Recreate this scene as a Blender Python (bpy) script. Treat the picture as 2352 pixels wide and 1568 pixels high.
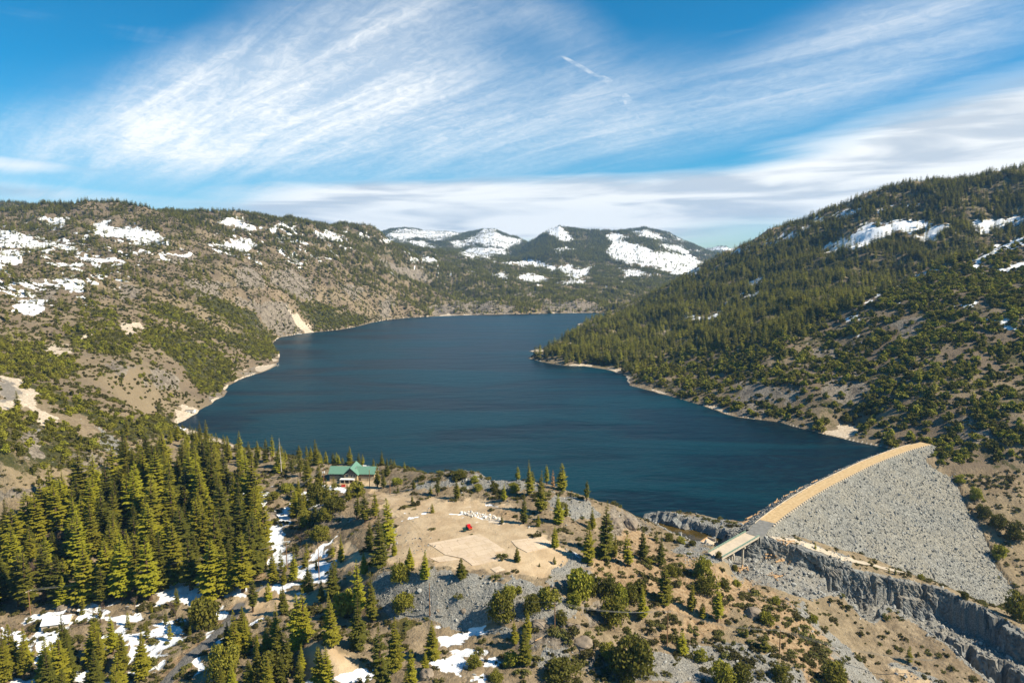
import bpy, bmesh, math, random
import numpy as np
from mathutils import Vector, Matrix

for o in list(bpy.data.objects):
    bpy.data.objects.remove(o)
SC = bpy.context.scene
COL = SC.collection
R = math.radians

# ---------------------------------------------------------------- camera, sky, sun, exposure
CAM_Z = 160.0                      # metres above the lake
PITCH = math.atan(184.0 / 1568.0)  # looking slightly down
cam_d = bpy.data.cameras.new('camera')
cam_d.lens = 24.0
cam_d.sensor_width = 36.0
cam_d.clip_start = 1.0
cam_d.clip_end = 60000.0
cam = bpy.data.objects.new('camera', cam_d)
COL.objects.link(cam)
cam.location = (0, 0, CAM_Z)
cam.rotation_euler = (math.pi / 2 - PITCH, 0, 0)
SC.camera = cam

SUN_EL, SUN_AZ = R(42), R(105)     # azimuth measured clockwise from the viewing direction (+Y)
SUN_DIR = Vector((math.sin(SUN_AZ) * math.cos(SUN_EL), math.cos(SUN_AZ) * math.cos(SUN_EL), math.sin(SUN_EL)))
sun_d = bpy.data.lights.new('sun', 'SUN')
sun_d.energy = 5.0
sun_d.angle = R(0.5)
sun_d.color = (1.0, 0.885, 0.685)
sun = bpy.data.objects.new('sun', sun_d)
COL.objects.link(sun)
sun.location = (600, -300, 900)
sun.rotation_euler = SUN_DIR.to_track_quat('Z', 'Y').to_euler()

SC.view_settings.view_transform = 'Standard'
SC.view_settings.look = 'None'
SC.view_settings.gamma = 1.0
SC.view_settings.exposure = 0.86
SC.view_settings.use_curve_mapping = False
SC.cycles.max_bounces = 4
SC.cycles.diffuse_bounces = 2
SC.cycles.glossy_bounces = 2
SC.cycles.transmission_bounces = 2
SC.cycles.transparent_max_bounces = 4
SC.cycles.volume_bounces = 0
SC.cycles.caustics_reflective = False
SC.cycles.caustics_refractive = False


class NT:
    """small helper round a node tree"""
    def __init__(self, tree):
        self.t = tree
        self.n = tree.nodes
        self.l = tree.links

    def put(self, sock, v):
        if v is None:
            return
        if hasattr(v, 'is_linked') or isinstance(v, bpy.types.NodeSocket):
            self.l.new(v, sock)
        else:
            if sock.type == 'RGBA' and len(v) == 3:
                v = (*v, 1)
            sock.default_value = v

    def node(self, kind, **kw):
        nd = self.n.new(kind)
        for k, v in kw.items():
            setattr(nd, k, v)
        return nd

    def math(self, op, a, b=None, c=None, clamp=False):
        nd = self.node('ShaderNodeMath', operation=op, use_clamp=clamp)
        self.put(nd.inputs[0], a)
        self.put(nd.inputs[1], b)
        self.put(nd.inputs[2], c)
        return nd.outputs[0]

    def vmath(self, op, a, b=None):
        nd = self.node('ShaderNodeVectorMath', operation=op)
        self.put(nd.inputs[0], a)
        self.put(nd.inputs[1], b)
        return nd.outputs['Value'] if op in ('DOT_PRODUCT', 'LENGTH', 'DISTANCE') else nd.outputs[0]

    def mix(self, f, a, b, blend='MIX'):
        nd = self.node('ShaderNodeMix', data_type='RGBA', blend_type=blend)
        self.put(nd.inputs[0], f)
        self.put(nd.inputs[6], a)
        self.put(nd.inputs[7], b)
        return nd.outputs[2]

    def noise(self, vec, scale, detail=4.0, rough=0.55, dist=0.0, out=0):
        nd = self.node('ShaderNodeTexNoise')
        self.put(nd.inputs['Vector'], vec)
        nd.inputs['Scale'].default_value = scale
        nd.inputs['Detail'].default_value = detail
        nd.inputs['Roughness'].default_value = rough
        nd.inputs['Distortion'].default_value = dist
        return nd.outputs[out]

    def ramp(self, f, lo, hi, a=0.0, b=1.0, smooth=True):
        nd = self.node('ShaderNodeMapRange', interpolation_type='SMOOTHSTEP' if smooth else 'LINEAR', clamp=True)
        self.put(nd.inputs[0], f)
        nd.inputs[1].default_value = lo
        nd.inputs[2].default_value = hi
        nd.inputs[3].default_value = a
        nd.inputs[4].default_value = b
        return nd.outputs[0]

    def attr(self, name, out='Fac'):
        nd = self.node('ShaderNodeAttribute', attribute_name=name)
        return nd.outputs[out]


# --- world: Nishita sky with thin cirrus and a low band of stratus
W = bpy.data.worlds.new('World')
SC.world = W
W.use_nodes = True
W.cycles.sampling_method = 'MANUAL'
W.cycles.sample_map_resolution = 512
w = NT(W.node_tree)
w.n.clear()
sky = w.node('ShaderNodeTexSky', sky_type='NISHITA', sun_disc=False)
sky.sun_elevation = SUN_EL
sky.sun_rotation = SUN_AZ
sky.altitude = 1500
sky.air_density = 1.0
sky.dust_density = 0.3
sky.ozone_density = 2.2
dirn = w.node('ShaderNodeTexCoord').outputs['Generated']
sep = w.node('ShaderNodeSeparateXYZ')
w.put(sep.inputs[0], dirn)
dx, dy, dz = sep.outputs
zz = w.math('ADD', w.math('MAXIMUM', dz, 0.0), 0.16)
px_ = w.math('DIVIDE', dx, zz)
py_ = w.math('DIVIDE', dy, zz)
# streak axis points to azimuth -48 deg
ca, sa = math.cos(R(-48)), math.sin(R(-48))
along = w.math('ADD', w.math('MULTIPLY', px_, sa), w.math('MULTIPLY', py_, ca))
across = w.math('SUBTRACT', w.math('MULTIPLY', px_, ca), w.math('MULTIPLY', py_, sa))
def comb(x, y, z=0.0):
    c = w.node('ShaderNodeCombineXYZ')
    w.put(c.inputs[0], x); w.put(c.inputs[1], y); w.put(c.inputs[2], z)
    return c.outputs[0]
def sc(v, k):
    return w.math('MULTIPLY', v, k)
def blob(az, el, ra, re, tilt=0.0):
    """soft coverage patch centred on a direction (degrees)"""
    a = w.math('MULTIPLY', w.math('ARCTAN2', dx, dy), 57.2958)
    e = w.math('MULTIPLY', w.math('ARCSINE', dz), 57.2958)
    da = w.math('SUBTRACT', a, az)
    de = w.math('SUBTRACT', e, el)
    ct, st = math.cos(R(tilt)), math.sin(R(tilt))
    p = w.math('DIVIDE', w.math('ADD', sc(da, ct), sc(de, st)), ra)
    q = w.math('DIVIDE', w.math('SUBTRACT', sc(de, ct), sc(da, st)), re)
    d = w.math('SQRT', w.math('ADD', w.math('MULTIPLY', p, p), w.math('MULTIPLY', q, q)))
    return w.ramp(d, 1.0, 0.0)
def addm(*xs):
    r = xs[0]
    for x in xs[1:]:
        r = w.math('ADD', r, x)
    return r
n1 = w.noise(comb(sc(along, 0.38), sc(across, 2.3)), 2.4, 9.0, 0.66, 0.7)
n2 = w.noise(comb(sc(along, 2.2), sc(across, 3.0), 4.0), 6.5, 6.0, 0.65, 1.2)
n3 = w.noise(comb(px_, py_, 9.0), 1.1, 3.0, 0.5, 0.3)
cov = addm(sc(blob(-23, 11.8, 10, 5.5, 22), 1.15), sc(blob(-12, 15.5, 17, 8.0, 22), 1.1), sc(blob(-8, 10.5, 36, 7.5, 4), 0.85),
           sc(blob(-29, 8.2, 18, 4.2, 6), 0.7), sc(blob(25, 13.5, 24, 4.6, 12), 0.62), sc(blob(30, 17.5, 16, 3.0, 10), 0.4),
           sc(blob(8, 12.0, 8, 4.5, -30), 0.25), sc(blob(3, 18.5, 8, 3.0, -20), 0.3))
streak = w.ramp(w.math('ADD', w.math('ADD', sc(n1, 0.72), sc(n2, 0.33)), sc(n3, 0.22)), 0.44, 0.95)
cir = w.math('MULTIPLY', w.math('MINIMUM', cov, 1.25), w.math('ADD', sc(streak, 0.82), 0.33), clamp=True)
# low stratus: long flat sheets
azd = sc(w.math('ARCTAN2', dx, dy), 57.2958)
eld = sc(w.math('ARCSINE', dz), 57.2958)
nb = w.noise(comb(sc(azd, 0.035), sc(eld, 0.36), 2.0), 1.0, 4.0, 0.5, 0.35)
nb2 = w.noise(comb(sc(azd, 0.06), sc(eld, 0.55), 7.0), 1.3, 4.0, 0.5, 0.5)
low = addm(sc(blob(6, 4.6, 40, 3.6, 1), 1.25), sc(blob(35, 8.0, 28, 5.6, 8), 1.25), sc(blob(-38, 6.4, 16, 1.1, 0), 0.62),
           sc(blob(-36, 4.6, 14, 1.5, 0), 0.55), sc(blob(-14, 5.0, 20, 2.2, 0), 0.55), sc(blob(3, 3.0, 34, 2.8, 0), 0.9), sc(blob(45, 5.0, 30, 5.0, 0), 0.9))
lowa = w.ramp(w.math('ADD', w.math('MINIMUM', low, 1.3), w.math('ADD', sc(nb, 1.0), w.math('MULTIPLY', w.math('SUBTRACT', n1, 0.5), 0.5))), 0.55, 1.42)
gap = w.math('SUBTRACT', 1.0, sc(blob(19.5, 2.3, 9, 1.6, 0), 0.75))
lowa = w.math('MULTIPLY', lowa, gap)
# a short contrail, right of centre
ctr = None
for (a0, e0, ra, re, tl) in ((5.6, 15.1, 3.0, 0.26, -27.6), (7.6, 14.1, 1.3, 0.42, -22), (9.7, 11.8, 2.9, 0.30, -57), (9.4, 12.4, 1.5, 0.6, -57)):
    b_ = blob(a0, e0, ra, re, tl)
    ctr = b_ if ctr is None else w.math('MAXIMUM', ctr, b_)
cir = w.math('MAXIMUM', cir, w.math('MULTIPLY', ctr, w.math('ADD', 0.35, sc(n2, 0.9)), clamp=True)) if False else w.math('MAXIMUM', cir, w.math('MULTIPLY', w.ramp(ctr, 0.0, 0.55), w.ramp(w.noise(comb(sc(px_, 7), sc(py_, 7), 2.0), 3.0, 4.0, 0.6), 0.3, 0.72, 0.22, 0.6)))
alpha = w.math('MAXIMUM', sc(cir, 0.92), sc(lowa, 0.97))
shade = w.ramp(w.math('SUBTRACT', nb2, sc(nb, 0.25)), 0.22, 0.46)
shade = w.math('MAXIMUM', shade, w.math('SUBTRACT', 1.0, w.ramp(lowa, 0.15, 0.6)))
ccol = w.mix(shade, (5.3, 5.7, 6.1, 1), (9.6, 9.4, 8.9, 1))
hs = w.node('ShaderNodeHueSaturation')
hs.inputs['Saturation'].default_value = 1.6
hs.inputs['Value'].default_value = 1.0
hs.inputs['Hue'].default_value = 0.496
w.put(hs.inputs['Color'], sky.outputs[0])
skyc = w.mix(w.ramp(eld, 2.0, 13.0), w.mix(1.0, hs.outputs[0], (0.85, 0.97, 0.97, 1), 'MULTIPLY'), w.mix(1.0, hs.outputs[0], (0.10, 1.12, 0.98, 1), 'MULTIPLY'))
wcol = w.mix(alpha, skyc, ccol)
bg = w.node('ShaderNodeBackground')
w.put(bg.inputs['Color'], wcol)
bg.inputs['Strength'].default_value = 0.075
wo = w.node('ShaderNodeOutputWorld')
w.l.new(bg.outputs[0], wo.inputs[0])
# ---------------------------------------------------------------- numeric helpers
CP, SP = math.cos(PITCH), math.sin(PITCH)
FPX = 1568.0


def ray(u, v):
    """direction through a point of the photograph (2352 x 1568 units), Y component first scaled to 1"""
    x = (np.asarray(u, float) - 1176) / FPX
    y = (784 - np.asarray(v, float)) / FPX
    Y = CP + y * SP
    Z = -SP + y * CP
    return x / Y, Z / Y


def at_z(u, v, z):
    rx, rz = ray(u, v)
    t = (z - CAM_Z) / rz
    return rx * t, t, z + 0 * t


def at_y(u, v, Y):
    rx, rz = ray(u, v)
    return rx * Y, Y + 0 * rx, CAM_Z + rz * Y


def project(X, Y, Z):
    zz = Z - CAM_Z
    dep = Y * CP - zz * SP
    up = Y * SP + zz * CP
    dep = np.maximum(dep, 1e-3)
    return 1176 + FPX * X / dep, 784 - FPX * up / dep


def _hash(ix, iy, seed):
    h = (ix.astype(np.int64) * 374761393 + iy.astype(np.int64) * 668265263 + seed * 974634541) & 0xffffffff
    h = ((h ^ (h >> 13)) * 1274126177) & 0xffffffff
    h = h ^ (h >> 16)
    return h


def pnoise(x, y, seed=0):
    x = np.asarray(x, float); y = np.asarray(y, float)
    ix = np.floor(x); iy = np.floor(y)
    fx = x - ix; fy = y - iy
    def g(ox, oy):
        a = (_hash(ix + ox, iy + oy, seed) & 1023) * (2 * np.pi / 1024)
        return np.cos(a) * (fx - ox) + np.sin(a) * (fy - oy)
    sx = fx * fx * fx * (fx * (fx * 6 - 15) + 10)
    sy = fy * fy * fy * (fy * (fy * 6 - 15) + 10)
    n0 = g(0, 0) * (1 - sx) + g(1, 0) * sx
    n1_ = g(0, 1) * (1 - sx) + g(1, 1) * sx
    return (n0 * (1 - sy) + n1_ * sy) * 1.5


def fbm(x, y, scale, octv=4, seed=0, gain=0.5):
    r = 0; a = 1.0; f = 1.0 / scale
    for k in range(octv):
        r = r + a * pnoise(x * f, y * f, seed + k * 17)
        a *= gain; f *= 2.03
    return r


def ridged(x, y, scale, octv=4, seed=0):
    r = 0; a = 1.0; f = 1.0 / scale
    for k in range(octv):
        r = r + a * (1 - 2 * np.abs(pnoise(x * f, y * f, seed + k * 31)))
        a *= 0.5; f *= 2.1
    return r


def sstep(x, lo, hi):
    t = np.clip((x - lo) / (hi - lo), 0, 1)
    return t * t * (3 - 2 * t)


def poly_sd(px, py, poly, reach=None):
    """signed distance to a polygon (inside < 0); outside REACH of its box it is just large"""
    poly = np.asarray(poly, float)
    out = np.full(px.shape, 1e6)
    if reach is None:
        sel = np.ones(px.shape, bool)
    else:
        lo = poly.min(0) - reach; hi = poly.max(0) + reach
        sel = (px >= lo[0]) & (px <= hi[0]) & (py >= lo[1]) & (py <= hi[1])
    x = px[sel]; y = py[sel]
    if x.size == 0:
        return out
    d = np.full(x.shape, 1e18); ins = np.zeros(x.shape, bool)
    n = len(poly)
    for i in range(n):
        ax, ay = poly[i]; bx, by = poly[(i + 1) % n]
        ex, ey = bx - ax, by - ay
        t = np.clip(((x - ax) * ex + (y - ay) * ey) / (ex * ex + ey * ey + 1e-12), 0, 1)
        d = np.minimum(d, (x - ax - t * ex) ** 2 + (y - ay - t * ey) ** 2)
        c = ((ay > y) != (by > y))
        xi = ax + (y - ay) * ex / (ey if abs(ey) > 1e-12 else 1e-12)
        ins ^= c & (x < xi)
    out[sel] = np.where(ins, -1, 1) * np.sqrt(d)
    return out


def line_d(px, py, pts, reach):
    """distance to a polyline and the parameter (index) along it"""
    pts = np.asarray(pts, float)
    out = np.full(px.shape, 1e6); par = np.zeros(px.shape)
    lo = pts.min(0) - reach; hi = pts.max(0) + reach
    sel = (px >= lo[0]) & (px <= hi[0]) & (py >= lo[1]) & (py <= hi[1])
    x = px[sel]; y = py[sel]
    if x.size == 0:
        return out, par
    d = np.full(x.shape, 1e18); pr = np.zeros(x.shape)
    for i in range(len(pts) - 1):
        ax, ay = pts[i]; bx, by = pts[i + 1]
        ex, ey = bx - ax, by - ay
        t = np.clip(((x - ax) * ex + (y - ay) * ey) / (ex * ex + ey * ey + 1e-12), 0, 1)
        dd = (x - ax - t * ex) ** 2 + (y - ay - t * ey) ** 2
        m = dd < d
        d = np.where(m, dd, d); pr = np.where(m, i + t, pr)
    out[sel] = np.sqrt(d); par[sel] = pr
    return out, par


# ---------------------------------------------------------------- control points of the land
PZ = [  # (u, v, height above the lake)
    # bottom edge and foreground
    (0,1568,-8),(300,1568,-6),(600,1568,1),(700,1566,0),(850,1568,4),(1000,1568,8),(1176,1568,8),(1400,1568,6),(1600,1568,0),(1800,1568,-5),(2000,1568,-22),
    (0,1450,-8),(150,1450,-7),(300,1450,-5),(420,1500,-3),(520,1450,0),(540,1410,0),(620,1310,3),(640,1250,5),(660,1180,9),
    (100,1380,-4),(300,1380,-2),(500,1360,0),(590,1330,2),(600,1240,6),(300,1280,3),(450,1250,5),(0,1250,5),(200,1200,8),(400,1150,10),(500,1100,10),
    (150,1110,24),(60,1120,30),(0,1050,47),(250,1010,28),(330,1040,14),(400,985,4),(560,1110,12),(620,1150,13),(560,1125,12),(640,1090,14),(720,1060,16),(560,1030,9),
    (650,1035,11),(460,1010,6),
    (810,1103,18),(760,1100,18),(860,1090,18),(860,1060,21),(900,1050,21),(760,1050,19),(1000,1055,23),(1080,1042,33),(1040,1052,28),(1150,1062,27),(1120,1044,31),
    (1170,1085,24),(1230,1092,23),(1300,1127,22),(1350,1145,20),(1420,1165,21),(1470,1197,13),
    (760,1130,17),(860,1130,20),
    (900,1150,23),(1000,1150,24),(1100,1150,25),(930,1200,25),(1080,1210,26),(1200,1200,26),(1000,1290,26),(1100,1305,26),(1200,1315,25),(1250,1270,26),(1300,1240,25),
    (1330,1290,22),(1380,1250,20),(1440,1290,17),(1500,1300,14),(1560,1280,11),(1628,1294,9.2),(1645,1277,9.7),(1630,1270,8.8),(1655,1283,9.3),(1664,1288,7.8),(1640,1286,9.4),(1540,1255,8),(1590,1262,6),(1440,1240,12),(1330,1200,22),
    (880,1290,24),(860,1220,21),(750,1170,20),(830,1330,18),(760,1230,13),(700,1250,10),(690,1330,7),(730,1310,8),(650,1380,4),(740,1400,6),(800,1440,7),
    (690,1480,7),(740,1478,13),(780,1500,9),(700,1540,2),
    (880,1315,24),(960,1322,25),(1060,1330,25),(1160,1345,24),(1250,1365,21),(1320,1390,16),(880,1400,13),(950,1415,12.5),(1060,1430,12.5),(1120,1425,14),(930,1445,11),(1000,1460,10),
    (1200,1440,15),(1300,1450,15),(1400,1430,10),(1450,1480,6),(1350,1530,8),(1250,1530,8),(1500,1400,9),(1560,1350,10),(1600,1430,3),(1700,1362,1.5),(1750,1450,0),
    (1800,1400,-1),(1650,1530,-2),(1850,1480,-7),(1950,1530,-16),(1850,1374,-8.5),(1900,1440,-14),(1690,1325,-0.5),(1790,1355,-4.5),
    # far bank of the spillway, bench, dam foot
    (1745,1228,9),(1800,1240,7),(1900,1280,-3),(2000,1312,-13),(2110,1322,-20),(2170,1350,-22),(2250,1390,-25),(2352,1450,-27),
    (1700,1212,5),(1722,1238,8.6),(1738,1243,8.6),(1712,1226,7.5),(1600,1195,4),(1500,1180,3),
    # right abutment
    (2140,1026,11),(2200,1110,-6),(2240,1170,-17),(2275,1240,-30),(2340,1375,-52),
    (2352,1330,-50),(2352,1200,-27),(2250,1100,-8),(2352,1100,-8),(2352,1000,20),(2352,900,42),(2352,800,72),(2352,700,112),(2352,620,148),(2352,548,195),
    (2150,1008,13),(2150,900,38),(2150,800,68),(2150,700,108),(2150,650,130),(2150,615,150),
    (2000,980,12),(2000,900,30),(2000,800,60),(2000,730,90),(2000,672,116),(1880,960,14),(1880,900,26),(1880,820,46),(1880,752,74),
    (1800,930,15),(1800,850,36),(1800,780,60),(1700,925,9),(1600,895,9),(1500,875,8),
    # shorelines
    (1215,822,0),(1290,838,0),(1390,848,0),(1435,860,0),(1480,893,0),(1550,912,0),(1625,935,0),(1700,958,0),(1790,968,0),(1900,998,0),(2040,1026,1),
    (1245,800,3),(1310,762,0),(1345,752,1),
    (470,935,0),(525,885,0),(560,868,0),(643,815,0),(625,790,0),(730,762,0),(820,750,0),(885,735,0),(985,727,0),(1150,722,0),(1385,718,0),
    # lake bed
    (800,900,-25),(1000,900,-30),(1200,900,-25),(1500,1000,-25),(1800,1060,-20),(1000,780,-30),(800,800,-20),(1200,760,-20),(700,960,-12),(1200,1000,-20),
    (1700,1100,-20),(1900,1030,-14),(1300,1060,-14),(1000,1000,-14),(700,995,-8),
]
PY = [  # (u, v, distance ahead)
    # right ridge and slopes
    (2352,395,1650),(2240,415,1700),(2060,430,1800),(1940,475,1850),(1820,520,1900),(1720,560,1950),(1640,600,2000),(1560,650,2000),(1480,695,2000),(1440,715,2000),
    (2352,470,1500),(2200,500,1500),(2050,530,1500),(1900,560,1600),(1780,590,1650),(1700,620,1650),(1600,670,1600),(1520,715,1500),
    (2200,575,1350),(2050,632,1280),(1900,690,1100),(1780,700,1150),(1650,740,1200),(1560,760,1250),(1450,780,1300),(1400,750,1600),(1360,750,1500),
    (1700,800,950),(1580,820,1000),(1480,830,1020),(1400,800,1180),(1320,805,1190),(1700,880,780),(1600,870,860),(2600,330,1600),(2700,450,950),(2700,800,640),(2700,1100,500),
    # left ridge and slopes
    (-300,500,2000),(0,500,2100),(180,482,2100),(280,478,2000),(330,486,2000),(420,500,2050),(500,493,2250),(560,499,2350),(620,506,2450),(700,514,2550),(760,526,2650),(830,537,2700),(880,545,2750),
    (0,540,1650),(150,550,1600),(300,560,1600),(450,560,1700),(600,560,2000),(750,570,2250),(0,620,1150),(150,630,1200),(300,640,1250),(450,640,1400),(600,640,1600),
    (750,640,1900),(900,640,2300),(0,700,900),(150,710,950),(300,720,1000),(450,720,1150),(550,720,1280),(650,720,1500),(750,700,1750),(900,690,2050),
    (0,780,720),(150,790,770),(300,800,800),(420,800,920),(520,790,1060),(590,790,1150),(0,860,560),(150,870,620),(300,880,660),(400,890,700),(500,860,850),(580,840,1020),
    (0,930,480),(100,960,480),(200,980,500),(300,940,580),(380,950,650),(-300,700,800),(-300,950,420),(-300,1250,330),
    # middle distance beyond the lake
    (950,700,2200),(1100,700,2300),(1250,700,2350),(1380,700,2400),(950,650,2700),(1100,655,2800),(1250,665,2900),(1380,670,2900),(1500,680,2900),
    (950,600,3300),(1100,610,3500),(1250,632,3600),(1380,645,3500),(1500,660,3300),(1020,582,4000),(1150,598,4200),(1280,615,4300),(900,570,3500),(800,560,3200),
]
WP = [  # plain world points: under and behind things
    (-200,150,-12),(-100,150,-6),(0,150,2),(100,150,-2),(220,150,-25),(-250,20,-20),(0,20,-10),(250,20,-40),(0,-300,-30),(300,-300,-60),(-300,-300,-30),
    (235,470,-22),(290,470,-40),(330,470,-45),(260,440,-40),(310,420,-60),(340,400,-62),(420,330,-75),(380,250,-80),(300,300,-60),(230,270,-40),(200,240,-32),(500,400,-50),(450,430,-35),
]
hid = []
for (u, v, Y) in [(2352,395,1650),(2060,430,1800),(1820,520,1900),(1640,600,2000),(1480,695,2000),(0,500,2100),(280,478,2000),(500,493,2250),(700,514,2550)]:
    X_, Y_, Z_ = at_y(u, v, Y)
    hid.append((X_ * 1.22, Y_ * 1.22, Z_ - 90))
for (u, Y, Z) in [(2352, 1210, 165), (2150, 1180, 128), (2000, 1090, 96)]:
    hid.append(((u - 1176) / FPX * Y * 1.0, Y, Z))
# the rim of the near shore drops to the lake behind the crest
for (u, v, z) in [(560,1030,9),(650,1035,11),(760,1045,17),(900,1046,21),(1000,1050,23),(1080,1042,33),(1150,1060,27),(1230,1090,23),(1300,1125,22),(1350,1143,20),(1420,1164,21)]:
    X_, Y_, Z_ = at_z(u, v, z)
    hid.append((X_ * 1.085, Y_ * 1.085, -5))
ctrl = []
for (u, v, z) in PZ:
    ctrl.append([float(q) for q in at_z(u, v, z)])
for (u, v, Y) in PY:
    ctrl.append([float(q) for q in at_y(u, v, Y)])
ctrl += [list(map(float, q)) for q in WP + hid]
ctrl = np.array(ctrl)


def warp(X, Y):
    """log-polar style coordinates in which the land is interpolated"""
    g = np.maximum(Y, 120.0) + 0.0
    g = np.where(Y < 240, 120 + 120 * np.exp((np.minimum(Y, 240) - 240) / 120.0), Y)
    return X / g, np.log(g)


ca_, cl_ = warp(ctrl[:, 0], ctrl[:, 1])


def tps_kernel(r2):
    return 0.5 * r2 * np.log(r2 + 1e-12)


# solve a lightly smoothed thin-plate spline; heights are scaled by distance so errors stay even on the picture
HS = np.exp(cl_)
hval = (ctrl[:, 2]) / HS
n = len(ctrl)
K = tps_kernel((ca_[:, None] - ca_[None]) ** 2 + (cl_[:, None] - cl_[None]) ** 2) + np.eye(n) * 2e-5
Pm = np.stack([np.ones(n), ca_, cl_], 1)
A = np.zeros((n + 3, n + 3)); A[:n, :n] = K; A[:n, n:] = Pm; A[n:, :n] = Pm.T
sol = np.linalg.solve(A, np.concatenate([hval, np.zeros(3)]))


def tps(X, Y):
    a, l = warp(X, Y)
    s = a.shape; a = a.ravel(); l = l.ravel()
    out = np.empty(a.shape)
    for i in range(0, a.size, 20000):
        aa = a[i:i + 20000, None]; ll = l[i:i + 20000, None]
        k = tps_kernel((aa - ca_[None]) ** 2 + (ll - cl_[None]) ** 2)
        out[i:i + 20000] = k @ sol[:n] + sol[n] + sol[n + 1] * aa[:, 0] + sol[n + 2] * ll[:, 0]
    return (out * np.exp(l)).reshape(s)


def world_poly(pts):
    return np.array([[float(q) for q in at_z(u, v, z)[:2]] for (u, v, z) in pts])


# ---------------------------------------------------------------- lake outline
SHORE = [(400,975),(440,955),(470,935),(515,910),(525,885),(560,868),(610,852),(635,840),(643,815),(634,803),(625,790),(640,775),(680,768),(730,762),(780,757),(820,750),(850,742),
         (885,735),(930,730),(985,727),(1060,724),(1150,722),(1240,720),(1385,718),(1400,722),(1362,736),(1325,744),(1345,756),(1322,763),(1296,778),(1252,799),(1213,806),(1234,812),(1210,822),
         (1245,831),(1290,839),(1340,841),(1390,848),(1435,861),(1446,885),(1480,894),(1550,913),(1625,936),(1665,951),(1700,959),(1790,969),(1850,986),(1900,999),(1960,1013),(2025,1026),
         (2120,1040),(2030,1075),(1880,1150),(1780,1200),(1742,1202),(1700,1204),(1640,1196),(1580,1188),(1500,1176),(1480,1180),(1476,1190)]
lake_w = world_poly([(u, v, 0) for u, v in SHORE])
near_rim = []
for (u, v, z) in [(1460,1192,12),(1420,1165,21),(1350,1144,20),(1300,1126,22),(1230,1091,23),(1150,1061,27),(1080,1043,33),(1000,1052,23),(900,1046,21),(760,1046,18),(650,1035,11),(560,1028,9),(470,1005,5)]:
    X_, Y_, _ = at_z(u, v, z)
    near_rim.append((X_ * 1.06, Y_ * 1.06))
lake_w = np.concatenate([lake_w, np.array(near_rim)])


def dense(poly, step=12.0, jitter=0.0, seed=1):
    out = []
    rng = np.random.RandomState(seed)
    m = len(poly)
    for i in range(m):
        a = poly[i]; b = poly[(i + 1) % m]
        k = max(1, int(np.hypot(*(b - a)) / step))
        for j in range(k):
            out.append(a + (b - a) * j / k + rng.uniform(-jitter, jitter, 2) * (j > 0))
    return np.array(out)


# ---------------------------------------------------------------- the spillway gorge
CHAN = world_poly([(1484,1192,0),(1500,1192,0),(1560,1207,0),(1640,1231,0),(1672,1241,0),(1660,1252,0),(1640,1262,0),(1600,1262,0),(1540,1243,0),(1500,1220,0),(1476,1202,0)])
CHUTE = world_poly([(1612,1262,.5),(1640,1243,2),(1690,1246,5),(1716,1246,7),(1786,1248,6),(1831,1259,4),(1870,1271,0),(1892,1280,-2),(1930,1296,-7),(1935,1335,-22),(1910,1384,-18),(1899,1383,-17),(1845,1366,-9),(1786,1347,-5),(1739,1331,-3),(1693,1322,-1.5),(1684,1305,-0.5),(1670,1285,0.5)])
GORGE = world_poly([(1897,1335,-14),(1885,1298,-4),(1925,1308,-8),(2000,1331,-15),(2100,1347,-19),(2170,1366,-23),(2250,1401,-26),(2352,1466,-28),(2600,1600,-38),(2600,1720,-52),(2352,1606,-45),
                    (2200,1536,-42),(2090,1484,-36),(2030,1440,-30),(1990,1450,-25),(1950,1420,-25),(1905,1398,-24),(1899,1365,-20)])
GORGE_FLOOR = [(1910,1393,-32),(1950,1396,-32),(2000,1390,-28),(2050,1405,-31),(2000,1420,-30),(2120,1428,-36),(2200,1455,-38.5),(2300,1490,-39.5),(2352,1515,-40),(2080,1450,-34),(2500,1590,-46)]
LOWER = world_poly([(2070,1466,-36),(2120,1466,-39),(2200,1492,-39.5),(2300,1532,-40.5),(2352,1558,-41.5),(2600,1640,-49),(2600,1800,-60),(2300,1700,-56),(2200,1610,-50),(2150,1560,-46),(2100,1510,-41)])


def idw(X, Y, pts, p=2.5):
    w_ = 0; s = 0
    for (u, v, z) in pts:
        x, y, _ = at_z(u, v, z)
        k = 1.0 / (((X - x) ** 2 + (Y - y) ** 2) ** (p / 2) + 1e-3)
        w_ = w_ + k; s = s + k * z
    return s / w_


# ---------------------------------------------------------------- the line of the dam (needed by the land under it)
CREST_Z, HALF = 10.0, 5.2


def catmull(pts, per=12):
    pts = [np.array(p, float) for p in pts]
    pts = [2 * pts[0] - pts[1]] + pts + [2 * pts[-1] - pts[-2]]
    out = []
    for i in range(1, len(pts) - 2):
        p0, p1, p2, p3 = pts[i - 1:i + 3]
        for k in range(per):
            s = k / per
            out.append(0.5 * ((2 * p1) + (-p0 + p2) * s + (2 * p0 - 5 * p1 + 4 * p2 - p3) * s * s + (-p0 + 3 * p1 - 3 * p2 + p3) * s ** 3))
    out.append(pts[-2])
    return np.array(out)


cl = catmull([[float(q) for q in at_z(u, v, CREST_Z)[:2]] for u, v in [(1738,1220),(1764,1197),(1800,1170),(1845,1140),(1892,1113),(1942,1088),(1992,1064),(2042,1044),(2085,1029),(2128,1018)]], 14)
seg = np.diff(cl, axis=0); arc = np.concatenate([[0], np.cumsum(np.hypot(seg[:, 0], seg[:, 1]))])
ns = int(arc[-1] / 1.15)
sarc = np.linspace(0, arc[-1], ns)
cl = np.stack([np.interp(sarc, arc, cl[:, k]) for k in (0, 1)], 1)
tn = np.gradient(cl, axis=0); tn /= np.linalg.norm(tn, axis=1)[:, None]
nrm = np.stack([tn[:, 1], -tn[:, 0]], 1)      # downstream side


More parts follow.
